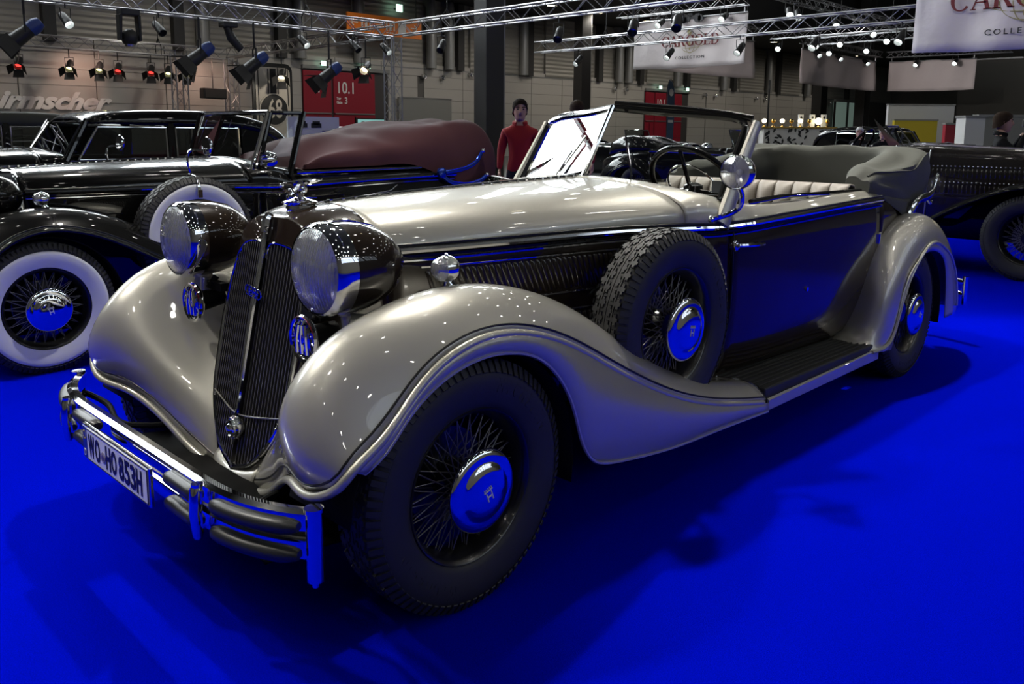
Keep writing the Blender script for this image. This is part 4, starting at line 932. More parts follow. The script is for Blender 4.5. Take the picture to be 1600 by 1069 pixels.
def letters_serif(word, h, depth=.02):
    """heavy serif capitals in the XZ plane facing -Y, baseline z=0; returns MB, width"""
    mb = MB(); x = 0; y0, y1 = -depth / 2, depth / 2; T = .17 * h; t = .065 * h; sf = .05 * h
    def poly(P_): mb.prism([(px, pz) for px, pz in P_], y0, y1, 'y')
    def ring(cx, rx, a0, a1, n=20):
        for k in range(n):
            A, B = a0 + (a1 - a0) * k / n, a0 + (a1 - a0) * (k + 1) / n
            def th(a): return t + (T - t) * abs(math.cos(a)) ** 1.3
            poly([(cx + rx * math.cos(A), h / 2 + h / 2 * 1.02 * math.sin(A)), (cx + rx * math.cos(B), h / 2 + h / 2 * 1.02 * math.sin(B)),
                  (cx + (rx - th(B)) * math.cos(B), h / 2 + (h / 2 * 1.02 - t) * math.sin(B)), (cx + (rx - th(A)) * math.cos(A), h / 2 + (h / 2 * 1.02 - t) * math.sin(A))])
    def stem(px, w=T): poly([(px, 0), (px + w, 0), (px + w, h), (px, h)])
    def serif(px, pz, w): poly([(px, pz), (px + w, pz), (px + w, pz + sf), (px, pz + sf)])
    for ch in word:
        if ch == 'C': ring(x + .44 * h, .44 * h, .65, 2 * PI - .65); poly([(x + .72 * h, .66 * h), (x + .80 * h, .66 * h), (x + .80 * h, h), (x + .75 * h, h)]); w = .84 * h
        elif ch == 'G': ring(x + .44 * h, .44 * h, .65, 2 * PI - .55); poly([(x + .72 * h, .66 * h), (x + .80 * h, .66 * h), (x + .80 * h, h), (x + .75 * h, h)]); poly([(x + .66 * h, .04 * h), (x + .82 * h, .04 * h), (x + .82 * h, .42 * h), (x + .66 * h, .42 * h)]); serif(x + .56 * h, .42 * h, .34 * h); w = .92 * h
        elif ch == 'O': ring(x + .46 * h, .46 * h, 0, 2 * PI, 30); w = .96 * h
        elif ch == 'A':
            poly([(x + .06 * h, 0), (x + .06 * h + t, 0), (x + .40 * h + t, h), (x + .40 * h, h)]); poly([(x + .66 * h, 0), (x + .66 * h + T, 0), (x + .40 * h + T * .8, h), (x + .36 * h, h)]); poly([(x + .2 * h, .3 * h), (x + .66 * h, .3 * h), (x + .66 * h, .3 * h + t), (x + .2 * h, .3 * h + t)]); serif(x, 0, .24 * h); serif(x + .56 * h, 0, .36 * h); w = .90 * h
        elif ch in 'RLD':
            stem(x + .07 * h); serif(x, 0, .32 * h); serif(x, h - sf, .32 * h)
            if ch == 'L': poly([(x + .2 * h, 0), (x + .66 * h, 0), (x + .66 * h, t), (x + .2 * h, t)]); poly([(x + .60 * h, 0), (x + .67 * h, 0), (x + .67 * h, .3 * h)]); w = .72 * h
            elif ch == 'D': ring(x + .36 * h, .48 * h, -PI / 2, PI / 2); poly([(x + .2 * h, 0), (x + .38 * h, 0), (x + .38 * h, t), (x + .2 * h, t)]); poly([(x + .2 * h, h - t), (x + .38 * h, h - t), (x + .38 * h, h), (x + .2 * h, h)]); w = .92 * h
            else:
                for k in range(10):
                    A, B = -PI / 2 + PI * k / 10, -PI / 2 + PI * (k + 1) / 10; cx, cz, rx, rz = x + .36 * h, .74 * h, .30 * h, .26 * h
                    poly([(cx + rx * math.cos(A), cz + rz * math.sin(A)), (cx + rx * math.cos(B), cz + rz * math.sin(B)), (cx + (rx - T * .9) * math.cos(B), cz + (rz - t) * math.sin(B)), (cx + (rx - T * .9) * math.cos(A), cz + (rz - t) * math.sin(A))])
                poly([(x + .2 * h, .48 * h), (x + .4 * h, .48 * h), (x + .4 * h, .48 * h + t), (x + .2 * h, .48 * h + t)]); poly([(x + .36 * h, .5 * h), (x + .52 * h, .5 * h), (x + .86 * h, 0), (x + .64 * h, 0)]); serif(x + .62 * h, 0, .28 * h); poly([(x + .2 * h, h - t), (x + .4 * h, h - t), (x + .4 * h, h), (x + .2 * h, h)]); w = .90 * h
        x += w + .02 * h
    return mb, x
def banner(a, b, ztop, h, label, matn, logo=0, sag=.05):
    """cloth banner from a to b (plan points)"""
    a, b = V3((*a, 0)), V3((*b, 0)); L_ = np.linalg.norm(b - a); d = (b - a) / L_; t = thing('hanging_banner', label, 'banner', (a[0], a[1], ztop - h), math.atan2(d[1], d[0]))
    G = np.array([[(L_ * i / 30, .06 * math.sin(i * .7 + j * .25) + .04 * math.sin(i * .33) - .03 * j * .1, h * (1 - j / 10) - (sag * math.sin(PI * i / 30) if j == 10 else 0)) for j in range(11)] for i in range(31)])
    MB().grid(G).build('cloth', matn, t, solid=.015, sharp=0)
    MB().tube([(0, 0, h), (L_, 0, h)], .035, 8).build('top_pole', 'truss_alu', t)
    MB().cyl((.15, 0, h), (.15, 0, h + .235), .03, 6).build('clamp', 'truss_alu', t); MB().cyl((L_ - .15, 0, h), (L_ - .15, 0, h + .235), .03, 6).build('clamp', 'truss_alu', t)
    if logo:
        g, w = letters_serif('CARGOLD', logo); s0 = L_ * .54 - w / 2; z0 = h * .42
        g.xf(Matrix.Translation((s0, -.13, z0))).build('logo_lettering', 'logo_red', t, smooth=False)
        gl = MB(); cx = L_ * .54
        for rx, rz in ((1.0, .75), (.5, .8), (1.55, .45)):
            th = np.linspace(PI * 1.02, PI * 1.98, 26); gl.tube(np.stack([cx + logo * rx * 1.1 * np.cos(th), np.full(26, -.12), z0 + logo * .35 + logo * rz * 1.25 * np.sin(th)], -1), logo * .022, 5)
        th = np.linspace(0, 2 * PI, 30)
        gl.build('logo_globe', 'logo_gold', t)
        sh = MB()
        for (dx, dz, r, sx) in ((-.1, 1.75, .28, .9), (.75, .8, .22, .5), (-.1, .2, .16, .8), (-.05, -.35, .12, .5)): sh.ball((cx + dx * logo, -.115, z0 + dz * logo * .75), logo * r, 10, 6, (sx, .05, 1.2))
        sh.build('logo_leaves', 'logo_gold', t)
        c = text_mb('COLLECTION', logo * .36, .02, 1.15, spacing=1.35).xf(Matrix.Translation((cx, -.13, z0 - logo * 1.05))); c.build('caption_lettering', 'logo_dark', t, smooth=False)
        k = MB(); cz = z0 + logo * 2.55   # little racing car above the name
        k.box((cx + logo * .05, -.13, cz), (logo * 1.5, .02, logo * .34)); k.box((cx + logo * .7, -.13, cz + logo * .05), (logo * .5, .02, logo * .5)); k.box((cx - logo * .1, -.13, cz + logo * .22), (logo * .5, .02, logo * .3))
        for dx, r in ((-.8, .36), (-.35, .30), (.72, .38), (1.05, .30)): k.lathe([(0, -.015), (r * logo, -.015), (r * logo, .015)], 18, (cx + dx * logo, -.135, cz - logo * .12), 'y')
        k.build('logo_car', 'logo_dark', t, smooth=False)
    return t
banner((-20.2, 28.78), (-14.75, 28.78), 6.05, 1.95, 'far white banner with red lettering and globe emblem', 'banner_white', .44)
banner((-19.68, 29.4), (-19.68, 38.2), 6.0, 1.85, 'blank pinkish banner partly behind the far lettered banner', 'banner_pink')
banner((-19.60, 43.2), (-19.96, 54.3), 6.0, 1.85, 'blank white banner sloping down in the middle right', 'banner_pink')
banner((-19.4, 55.01), (-14.4, 55.59), 6.0, 1.85, 'blank white banner hanging in front of the brown-grey partition', 'banner_pink')
banner((-4.9, 18.9), (-.7, 18.9), 5.2, 1.95, 'large near white banner with red lettering, cut by the right edge', 'banner_white', .47)
def par_can(loc, target, label, glow='lamp_glow', size=1.0, drop=.22, doors=False, body='lamp_black', group='truss spotlights', rig_z=None, cap=None):
    loc = V3(loc)
    if rig_z is not None: loc[2] = min(loc[2], rig_z - drop * size - .07)
    d = V3(target) - loc; d /= np.linalg.norm(d)
    t = thing('spotlight', label, 'spotlight', tuple(loc), 0, group)
    s = np.cross(d, (0, 0, 1)); s /= np.linalg.norm(s) + 1e-9; u = np.cross(s, d); R = np.stack([s, u, d], 1)
    k = size
    MB().lathe([(0, -.20 * k), (.055 * k, -.19 * k), (.075 * k, -.14 * k), (.078 * k, .0), (.085 * k, .06 * k), (.088 * k, .15 * k), (.082 * k, .15 * k), (.078 * k, .05 * k)], 16, (0, 0, 0), 'z', R).build('can', body, t)
    if cap: MB().lathe([(0, -.215 * k), (.06 * k, -.205 * k), (.084 * k, -.15 * k), (.086 * k, -.06 * k)], 16, (0, 0, 0), 'z', R).build('rear_cap', cap, t)
    MB().lathe([(0, .055 * k), (.079 * k, .05 * k)], 16, (0, 0, 0), 'z', R).build('lens', glow, t)
    yk = MB(); yk.tube([s * .092 * k, s * .10 * k + V3((0, 0, drop * k)), -s * .10 * k + V3((0, 0, drop * k)), -s * .092 * k], .010 * k, 6); yk.tube([(0, 0, drop * k), (0, 0, drop * k + (.12 * k if rig_z is None else max(.05, rig_z - loc[2] - drop * k)))], .014 * k, 6); yk.build('yoke', 'lamp_black', t)
    if doors:
        for a in range(4):
            q = R @ rotm('Z', a * PI / 2); w = .10 * k
            P_ = [q @ V3((-w, .086 * k, .15 * k)), q @ V3((w, .086 * k, .15 * k)), q @ V3((w * 1.25, .20 * k, .30 * k)), q @ V3((-w * 1.25, .20 * k, .30 * k))]
            MB().add(P_, [(0, 1, 2, 3)]).build('barn_door', body if a % 2 else 'lamp_black', t, smooth=False, solid=.006)
    return t
ORD = ['leftmost', 'second', 'third', 'fourth', 'fifth', 'sixth', 'seventh', 'eighth', 'ninth', 'tenth', 'eleventh', 'twelfth']
def at_px(): pass
for i, x in enumerate((-16.4, -11.9, -9.6, -8.4)):
    par_can((x, 14.6, RIG - .60), (x + 2, 11, 0), '%s black spotlight clamped under the truss rising to the top centre' % ORD[i], 'chrome_soft', 1.3, rig_z=RIG - .2)
for i, x in enumerate((-16.8, -13.0, -10.5, -8.2, -5.9, -4.6)):
    par_can((x, 20.81 + (-x - 5) * .025, RIG - .58), (x - .4, 17, 0), '%s lit spotlight under the truss crossing the lettered banners' % ORD[i], 'lamp_glow', 1.25, rig_z=RIG - .2)
for i, x in enumerate((-18.6, -17.6, -15.6)):
    par_can((x, 28.42, 5.93), (x, 20, 1), '%s spotlight on the truss of the far lettered banner' % ORD[i], 'lamp_glow', 1.5, rig_z=6.285)
for i, y in enumerate((31.0, 31.8, 35.5, 39.8)):
    par_can((-14.12 - (y - 28.9) * .025, y, 6.25), (-10, y - 6, 1), '%s glowing spotlight on the truss descending right of the far banner' % ORD[i], 'lamp_glow', 1.7, rig_z=6.64)
for i, (x, y) in enumerate(((-18.6, 38.71), (-16.6, 38.67), (-15.4, 38.64), (-13.2, 38.6), (-11.2, 38.55))):
    par_can((x, y, 5.8), (x + 2, y - 8, 1), '%s glowing spotlight on the upper crossing truss' % ORD[i], 'lamp_glow', 1.6, rig_z=6.105)
for i, x in enumerate((-17.8, -15.8, -12.6, -9.4, -7.6)):
    par_can((x, 42.62 + (-x - 13) * .033, 5.7), (x + 2, 34, 1), '%s glowing spotlight on the lower crossing truss' % ORD[i], 'lamp_glow', 1.6, rig_z=6.105)
for i, y in enumerate((44.6, 47.6, 51.8)):
    par_can((-19.27 - (y - 43) * .034, y, 5.85), (-12, y - 4, 0), '%s glowing spotlight on the middle blank banner truss' % ORD[i], 'lamp_glow', 1.6, rig_z=6.22)
for i, x in enumerate((-17.6, -15.4)):
    par_can((x, 54.75 + (x + 17) * .11, 5.85), (x, 46, 0), '%s glowing spotlight on the right blank banner truss' % ORD[i], 'lamp_glow', 1.6, rig_z=6.22)
for i, y in enumerate((3.2, 5.2, 7.3, 11.3, 13.0, 14.1)):
    par_can((-18.39, y, RIG - .60), (-14, y + 1, 0), '%s small black spotlight on the long upper left truss' % ORD[i], 'lamp_glow' if i in (1, 3, 5) else 'chrome_soft', 1.2, rig_z=RIG - .236)
# film lamps with barn doors in front of the lettered wall
for i, (x, y, z) in enumerate(((-18.39, 4.35, 3.45), (-18.39, 8.3, 3.25), (-18.39, 9.8, 3.12), (-18.39, 12.1, 2.98))):
    par_can((x, y, z), (x - 1, y - 3.5, z - 3), '%s large blue backed stage lamp with open barn doors' % ORD[i], 'lamp_dim', 1.95, .20, True, 'lamp_black', 'large stage lamps', cap='lamp_blue', rig_z=RIG - .236)
for i, (y, g) in enumerate(((7.3, 'lamp_redglow'), (8.9, 'lamp_yellowglow'), (9.9, 'lamp_yellowglow'), (10.55, 'lamp_redglow'), (11.75, 'lamp_redglow'), (12.4, 'lamp_yellowglow'), (13.1, 'lamp_yellowglow'))):
    par_can((-29.8, y, 3.55), (-28.2, y - .9, 2.0), '%s of the small coloured barn door lamps before the lettered wall' % ORD[i], g, 1.4, .2, True, 'lamp_black', 'small coloured stage lamps', rig_z=RIG - .276)
par_can((-25.4, 14.66, 3.35), (-22, 12, 0), 'barn door lamp hanging in front of the cream 68 board', 'lamp_warm', 1.5, .2, True, rig_z=RIG - .206)
par_can((-19.9, 14.44, 3.35), (-17, 10, 0), 'barn door lamp hanging in front of the large red gate', 'lamp_warm', 1.5, .2, True, rig_z=RIG - .206)
mh = thing('moving_head_lamp', 'black moving head lamp hanging upside down on the upper left truss', 'stage lamp', (-18.3, 6.55, RIG - .2))
MB().box((0, 0, -.10), (.34, .44, .16)).build('base', 'lamp_black', mh, smooth=False, bevel=.03)
for s_ in (-1, 1): MB().hexa([(-.10, s_ * .20, -.75), (.10, s_ * .20, -.75), (.10, s_ * .26, -.75), (-.10, s_ * .26, -.75), (-.13, s_ * .17, -.16), (.13, s_ * .17, -.16), (.13, s_ * .25, -.16), (-.13, s_ * .25, -.16)]).build('arm', 'lamp_black', mh, smooth=False, bevel=.02)
MB().ball((0, 0, -.68), .19, 16, 12, (1, 1, 1.1)).build('head', 'lamp_black', mh); MB().lathe([(0, -.90), (.12, -.89), (.13, -.80)], 18, (0, 0, 0), 'z').build('lens', 'chrome_soft', mh)
mp = thing('moving_head_lamp', 'black angled profile lamp between two blue stage lamps', 'stage lamp', (-18.2, 9.0, RIG - .25))
MB().box((0, 0, -.12), (.3, .4, .14)).build('base', 'lamp_black', mp, smooth=False, bevel=.03); MB().tube([(0, -.05, -.15), (.05, .05, -.45), (.1, .28, -.72)], [.09, .12, .10], 12).build('head', 'lamp_black', mp)
rs_ = thing('loudspeaker', 'dark hanging loudspeaker left of the red lit truss tower', 'loudspeaker', (-29.8, 14.15, 2.60))
MB().box((0, 0, .18), (.4, .95, .40), rotm('X', -.03)).build('cabinet', 'lamp_black', rs_, smooth=False, bevel=.03); MB().tube([(0, 0, .38), (0, 0, RIG - 2.60 - .27)], .02, 6).build('hanger', 'dark_steel', rs_); MB().box((.21, 0, .18), (.02, .85, .32)).build('front_grille', 'dark_steel', rs_, smooth=False)
# hall ceiling lamps over the stands
bell = MB().lathe([(.05, .35), (.08, .30), (.16, .22), (.34, .05), (.42, -.08), (.40, -.08), (.31, .05), (.16, .24), (.0, .26)], 20).mesh('bell'); bell.materials.append(M['lamp_black'])
tube_ = MB().ball((0, 0, 0), .17, 14, 10).mesh('bulb'); tube_.materials.append(mat('lamp_bulb', (1, 1, 1), .5, emit=((1, .97, .90), 40)))
rod = MB().cyl((0, 0, .33), (0, 0, 8.5), .02, 6).mesh('rod'); rod.materials.append(M['dark_steel'])
for i in range(10):
    for j in range(9):
        x, y = -19.5 + i * 4.7 + (j % 2) * .9, -14 + j * 5.9 + (i % 3) * .7
        o = bpy.data.objects.new('ceiling_lamp', bell); COL.objects.link(o); o.location = (x, y, 14.2)
        tag(o, 'bell shaped hall lamp hanging from the dark ceiling', 'lamp', 'hall ceiling lamps')
        for n_, me_ in (('bulb', tube_), ('rod', rod)):
            c = bpy.data.objects.new(n_, me_); COL.objects.link(c); c.parent = o
for i, (x, y, z) in enumerate(((-26.5, 5.5, 7.55), (-26.5, 12.5, 7.55), (-26.5, 19.6, 7.55), (-26.5, 26.0, 7.55), (-26.5, 30.4, 7.55), (-26.5, 34.0, 7.55), (-26.5, 38.4, 7.55), (-26.5, 41.5, 7.55), (-26.5, 46.5, 7.55), (-26.5, 53.0, 7.55), (-26.5, 60.0, 7.55), (-26.5, 67.0, 7.55))):  # lamps at both ends of the row added to brighten the wall
    o = MB().lathe([(.24, .25), (.28, 0), (.26, 0), (.2, .2)], 16).build('gallery_lamp', 'lamp_black'); o.location = (x, y, z); tag(o, '%s round lamp under the dark gallery ceiling' % ORD[i], 'lamp', 'gallery lamps')
    c = MB().lathe([(0, .02), (.25, .02)], 16).build('diffuser', 'lamp_warm', o); gs_ = spot('gallery_light', (x, y, z - .05), (x - 1.5, y, 0), 330, 150, .8, .2, (1, .93, .82))
spot('board_fill_light', (-24.4, 14.66, 3.1), (-26, 14.5, 2.4), 45, 110, .8, .1, (1, .9, .75))  # added fill that brightens the cream board; no lamp hangs at this spot
for y in (4.5, 9.5, 14.0):
    spot('wall_wash_light', (-29.4, y, 4.0), (-31, y + .3, 1.9), 70, 150, .9, .15, (1, .62, .48))
for l_, t_, p_ in (((-14.3, 37.0, 6.1), (-19.8, 48.5, 5.0), 500), ((-16.5, 48.0, 5.8), (-17.0, 56.0, 4.8), 450), ((-14.2, 31.2, 6.1), (-19.7, 34.0, 5.0), 260), ((-16.0, 24.0, 5.6), (-17.4, 28.8, 5.1), 160), ((-2.6, 15.6, 5.0), (-2.8, 18.9, 4.2), 70)):
    spot('banner_light', l_, t_, p_, 80, .7, .12, (1, .95, .92))  # added spots that brighten the banners, without fixtures of their own
# unseen housings of the stand spots, added carpet fills included
for i, (l_, t_, p_, a_) in enumerate(STAND_SPOTS):
    d_ = (V3(t_) - V3(l_)); d_ /= np.linalg.norm(d_)
    par_can(tuple(V3(l_) - d_ * .18), t_, '%s unseen overhead stand spotlight above the parked cars' % ORD[i], 'lamp_warm', 1.6, .2, False, 'lamp_black', 'stand spotlights', rig_z=6.9)
truss('lighting_truss', (-6, 2.0, 7.1), (5, 2.0, 7.1), 'stand truss high above the parked cars', .36)
# ------------------------------------------------------------------ the other cars
mat('hinge_blue', (.01, .05, .42), .12, .6, 1.0)
mat('dark_brown_car', (.016, .012, .009), .22, 0, 1.0, .02)
PB = dict(light='black_paint', dark='black_paint', skirt=False, louvers=False)
WW = ('tread', 'rim', 'spokes', 'hub_cap', 'emblem', 'whitewall')
def simple_wheels(root, parts=('rim', 'spokes', 'hub_cap'), spare=None):
    for s in (1, -1):
        wheel(root, (s * .772, 0, WR), s, parts); wheel(root, (s * .755, 3.45, WR), s, parts)
        if spare: wheel(root, (s * .705, spare[0], spare[1]), s, parts, label='spare wheel in the front fender')
def car_shell(root, P):
    for s in (1, -1):
        front_fender(root, s, P); rear_fender(root, s, P); bonnet_side(root, s, P); headlamp(root, s, P)
    bonnet(root, P); body(root, P); rear_bits(root)
def plain_grille(root):
    pts = [(w, gy(z, w), z) for z, w in GR]
    def full(r): return [(-x, y, z) for x, y, z in r[:0:-1]] + r
    front = [(0, gy(1.12) + .01, 1.122), (.09, gy(1.12) + .012, 1.120), (.165, gy(1.1) + .014, 1.096), (.215, gy(1.05) + .02, 1.05), (.245, gy(.95, .24) + .01, .95), (.256, gy(.82, .25), .82), (.25, gy(.60, .25), .60)]
    rear = [(0, .058, 1.162), (.135, .058, 1.155), (.245, .06, 1.112), (.300, .065, 1.05), (.318, .07, .96), (.325, .08, .83), (.325, .10, .62)]
    sh = MB().grid(surf([full(front), full([((a[0] + b[0]) / 2 + .012, (a[1] + b[1]) / 2, (a[2] + b[2]) / 2 + .006) if a[0] else (0, (a[1] + b[1]) / 2, (a[2] + b[2]) / 2 + .006) for a, b in zip(front, rear)]), full(rear)], 10, 41)).build('radiator_shell', 'chrome', root, solid=.004, sharp=0)
    MB().grid(np.array([[(-w, y, z), (w, y, z)] for w, y, z in pts])).build('core', 'chassis_black', sh)
    sl = MB()
    for s in (1, -1):
        for k in range(10): sl.tube([(s * (.012 + k * .022), gy(.35) - .004, .36 + .012 * k), (s * (.012 + k * .022), gy(1.06, .1) - .004, 1.07 - .004 * k)], .004, 5)
    sl.build('grille_bars', 'chrome_soft', sh)['kind'] = 'stuff'
# --- black cabriolet next to ours
BC = thing('vintage_cabriolet', 'black vintage cabriolet with white wall tyres and maroon roof cover, parked at the left', 'car', (-3.5, -.10, 0))
car_shell(BC, PB); plain_grille(BC)
for s_ in (1, -1):
    wheel(BC, (s_ * .772, 0, WR), s_, WW, spin=.2); wheel(BC, (s_ * .755, 3.45, WR), s_, WW)
    w_ = wheel(BC, (s_ * .71, .95, .725), s_, WW, label='white wall spare wheel in the front fender')
    st_ = MB(); st_.tube(curve([(s_ * .60, .95, 1.06), (s_ * .66, .95, 1.115), (s_ * .72, .95, 1.115), (s_ * .80, .95, 1.07), (s_ * .812, .95, 1.0)], 16), .012, 6, flat=.4); st_.box((s_ * .818, .95, 1.0), (.012, .03, .05)); st_.build('spare_strap', 'chrome', BC)
    mr_ = MB(); mr_.tube(curve([(s_ * .70, .95, 1.12), (s_ * .70, .93, 1.22), (s_ * .70, .95, 1.27), (s_ * .72, 1.02, 1.275)], 12), .008, 6); mr_.build('mirror_arm', 'chrome', BC)
    MB().lathe([(0, .02), (.05, .015), (.062, 0), (.06, -.01), (0, -.014)], 20, (s_ * .74, 1.05, 1.30), 'y').build('mirror', 'chrome', BC)
    for k in range(4):
        y = .20 + k * .24; w, _ = belt_at(y + .08)
        MB().hexa([(s_ * (w + .004), y, .70), (s_ * (w + .014), y, .70), (s_ * (w + .034), y + .16, .70), (s_ * (w + .022), y + .16, .70), (s_ * (w + .004), y, .87), (s_ * (w + .014), y, .87), (s_ * (w + .034), y + .16, .87), (s_ * (w + .022), y + .16, .87)]).build('vent_door', 'black_paint', BC, smooth=False, bevel=.006)
    lb = MB(); P0 = V3((s_ * .745, 3.05, 1.07))
    lb.tube(curve([P0, (s_ * .75, 3.12, 1.075), (s_ * .75, 3.30, 1.10), (s_ * .75, 3.44, 1.16), (s_ * .745, 3.50, 1.235)], 16), .020, 8, flat=.6, up=(1, 0, 0)); lb.tube(curve([P0 + V3((0, .01, -.03)), (s_ * .75, 3.16, .985), (s_ * .75, 3.34, .965), (s_ * .75, 3.50, 1.0), (s_ * .745, 3.55, 1.03)], 16), .020, 8, flat=.6, up=(1, 0, 0)); lb.lathe([(.042, -.012), (.042, .014), (.03, .02), (0, .022)], 20, P0, 'x')
    lb = lb.build('landau_bar', 'hinge_blue', BC)
    k = MB(); k.tube(curve([P0 + V3((s_ * .012, .07, .022)), (s_ * .762, 3.30, 1.118), (s_ * .762, 3.43, 1.178)], 10), .005, 5); k.tube(curve([(s_ * .762, 3.16, .998), (s_ * .762, 3.34, .982), (s_ * .762, 3.48, 1.014)], 10), .005, 5); k.ball((s_ * .745, 3.51, 1.245), .022); k.ball((s_ * .745, 3.56, 1.04), .022); k.build('bar_trim', 'chrome', lb)
def quadframe(q, r, matn, name, parent):
    q = [V3(p) for p in q]; m = MB()
    for i in range(4): m.tube([q[i], q[(i + 1) % 4]], r, 7)
    return m.build(name, matn, parent)
ws_ = quadframe([(.55, 1.46, 1.13), (-.60, 1.50, 1.13), (-.60, 1.66, 1.53), (.55, 1.60, 1.53)], .018, 'chrome', 'windscreen_frame', BC)
MB().add([(.55, 1.46, 1.13), (-.60, 1.50, 1.13), (-.60, 1.66, 1.53), (.55, 1.60, 1.53)], [(0, 1, 2, 3)]).build('glass_pane', 'glass', ws_, smooth=False)
for s_ in (1, -1):
    quadframe([(s_ * .575, 1.50, 1.13), (s_ * .64, 1.70, 1.10), (s_ * .60, 1.84, 1.53), (s_ * .56, 1.62, 1.53)], .015, 'black_paint', 'quarter_frame', ws_)
    MB().add([(s_ * .575, 1.50, 1.13), (s_ * .64, 1.70, 1.10), (s_ * .60, 1.84, 1.53), (s_ * .56, 1.62, 1.53)], [(0, 1, 2, 3)]).build('quarter_pane', 'glass', ws_, smooth=False)
    MB().tube([(s_ * .655, 1.70, 1.08), (s_ * .62, 1.85, 1.54)], .022, 8, flat=.6).build('pillar', 'black_paint', ws_)
for x in (-.25, .15): MB().tube([(x, 1.53, 1.48), (x - .10, 1.50, 1.30)], .004, 5).build('wiper', 'chrome_soft', ws_)
MB().lathe([(.06, -.03), (.065, 0), (.05, .05), (0, .07)], 20, (.70, 1.50, 1.20), 'y').build('spot_lamp', 'chrome', BC)
G_ = []
for y, zr, ze, hw in ((1.90, 1.20, 1.12, .52), (2.02, 1.29, 1.13, .60), (2.4, 1.36, 1.14, .64), (2.85, 1.44, 1.13, .66), (3.15, 1.475, 1.02, .70), (3.45, 1.49, .98, .71), (3.66, 1.49, 1.02, .69), (3.74, 1.42, 1.02, .66)):
    G_.append([(-hw, y, ze), (-hw * .99, y, (zr + ze) / 2), (-hw * .88, y, zr - .07), (-hw * .5, y, zr), (0, y, zr + .012), (hw * .5, y, zr), (hw * .88, y, zr - .07), (hw * .99, y, (zr + ze) / 2), (hw, y, ze)])
G_ = surf(G_, 60, 50)
for i in range(60):
    for j in range(50):
        a = .014 * math.sin(i * .17 + j * .31 + 1.2 * math.sin(j * .21)) * math.sin(j * .13 + i * .07) + .006 * math.sin(i * .43 - j * .33 + math.sin(i * .3))
        G_[i, j, 2] += a * (1 if 4 < j < 46 else .3); G_[i, j, 0] += a * .5
cv_ = MB().grid(G_); m_ = 50; cv_.f.append(tuple(range(m_))); cv_.f.append(tuple(59 * m_ + k for k in range(m_))[::-1])
cv_.build('roof_cover', 'maroon_cloth', BC, sharp=70)
sl_ = MB()
for s_ in (1, -1): sl_.tube([(s_ * .66, 1.75, 1.105), (s_ * .66, 2.9, 1.115)], .013, 8)
sl_.build('sill_rails', 'chrome', BC)
# --- closed cars behind it
def closed_car(loc, rz, label, P=PB, detail=True):
    r = thing('vintage_saloon', label, 'car', loc, rz)
    car_shell(r, P); plain_grille(r); simple_wheels(r, spare=None)
    rows = []
    for y, zt, hw, ze in ((1.82, 1.50, .50, 1.46), (1.90, 1.55, .58, 1.46), (2.2, 1.595, .61, 1.45), (2.8, 1.61, .62, 1.44), (3.4, 1.585, .61, 1.42), (3.85, 1.48, .58, 1.32), (4.12, 1.28, .52, 1.10), (4.2, 1.08, .48, .98)):
        rows.append([(-hw, y, ze), (-hw * .95, y, zt - .05), (-hw * .6, y, zt - .008), (0, y, zt), (hw * .6, y, zt - .008), (hw * .95, y, zt - .05), (hw, y, ze)])
    MB().grid(surf(rows, 26, 26)).build('roof', P.get('roof', 'black_paint'), r, solid=.01, sharp=0)
    fr = quadframe([(.56, 1.62, 1.13), (-.56, 1.62, 1.13), (-.50, 1.84, 1.47), (.50, 1.84, 1.47)], .014, 'chrome', 'windscreen_frame', r)
    MB().add([(.56, 1.62, 1.13), (-.56, 1.62, 1.13), (-.50, 1.84, 1.47), (.50, 1.84, 1.47)], [(0, 1, 2, 3)]).build('glass_pane', 'dark_glass', fr, smooth=False)
    for s in (1, -1):
        MB().tube([(s * .62, 1.63, 1.09), (s * .56, 1.86, 1.49)], .030, 8).build('pillar', P['light'], r)
        for a, b in ((1.78, 2.62), (2.72, 3.42)):
            q = [(s * .625, a - (.04 if a < 2 else 0), 1.10), (s * .625, b, 1.10), (s * .60, b, 1.42), (s * .60, a + (.16 if a < 2 else 0), 1.42)]
            f = quadframe(q, .012, 'chrome', 'window_frame', r); MB().add(q, [(0, 1, 2, 3)]).build('window_pane', 'dark_glass', f, smooth=False)
        MB().tube([(s * .625, 2.67, 1.08), (s * .60, 2.67, 1.46)], .045, 6, flat=.5, up=(1, 0, 0)).build('door_pillar', P['light'], r)
        MB().hexa([(s * .60, 3.46, 1.06), (s * .63, 3.46, 1.06), (s * .54, 4.1, 1.0), (s * .50, 4.1, 1.0), (s * .575, 3.46, 1.46), (s * .605, 3.46, 1.46), (s * .56, 3.85, 1.36), (s * .53, 3.85, 1.36)]).build('rear_quarter', P['light'], r, smooth=False)
        MB().tube([(s * .66, 1.65, 1.095), (s * .66, 3.5, 1.10)], .010, 6).build('waist_trim', 'chrome', r)
    return r
closed_car((-6.85, -.45, 0), 0, 'black vintage saloon with chrome window frames behind the left cabriolet')
closed_car((-9.9, -1.2, 0), 0, 'farthest left dark saloon, only its roof showing under the wall lettering', dict(PB, roof='softtop'))
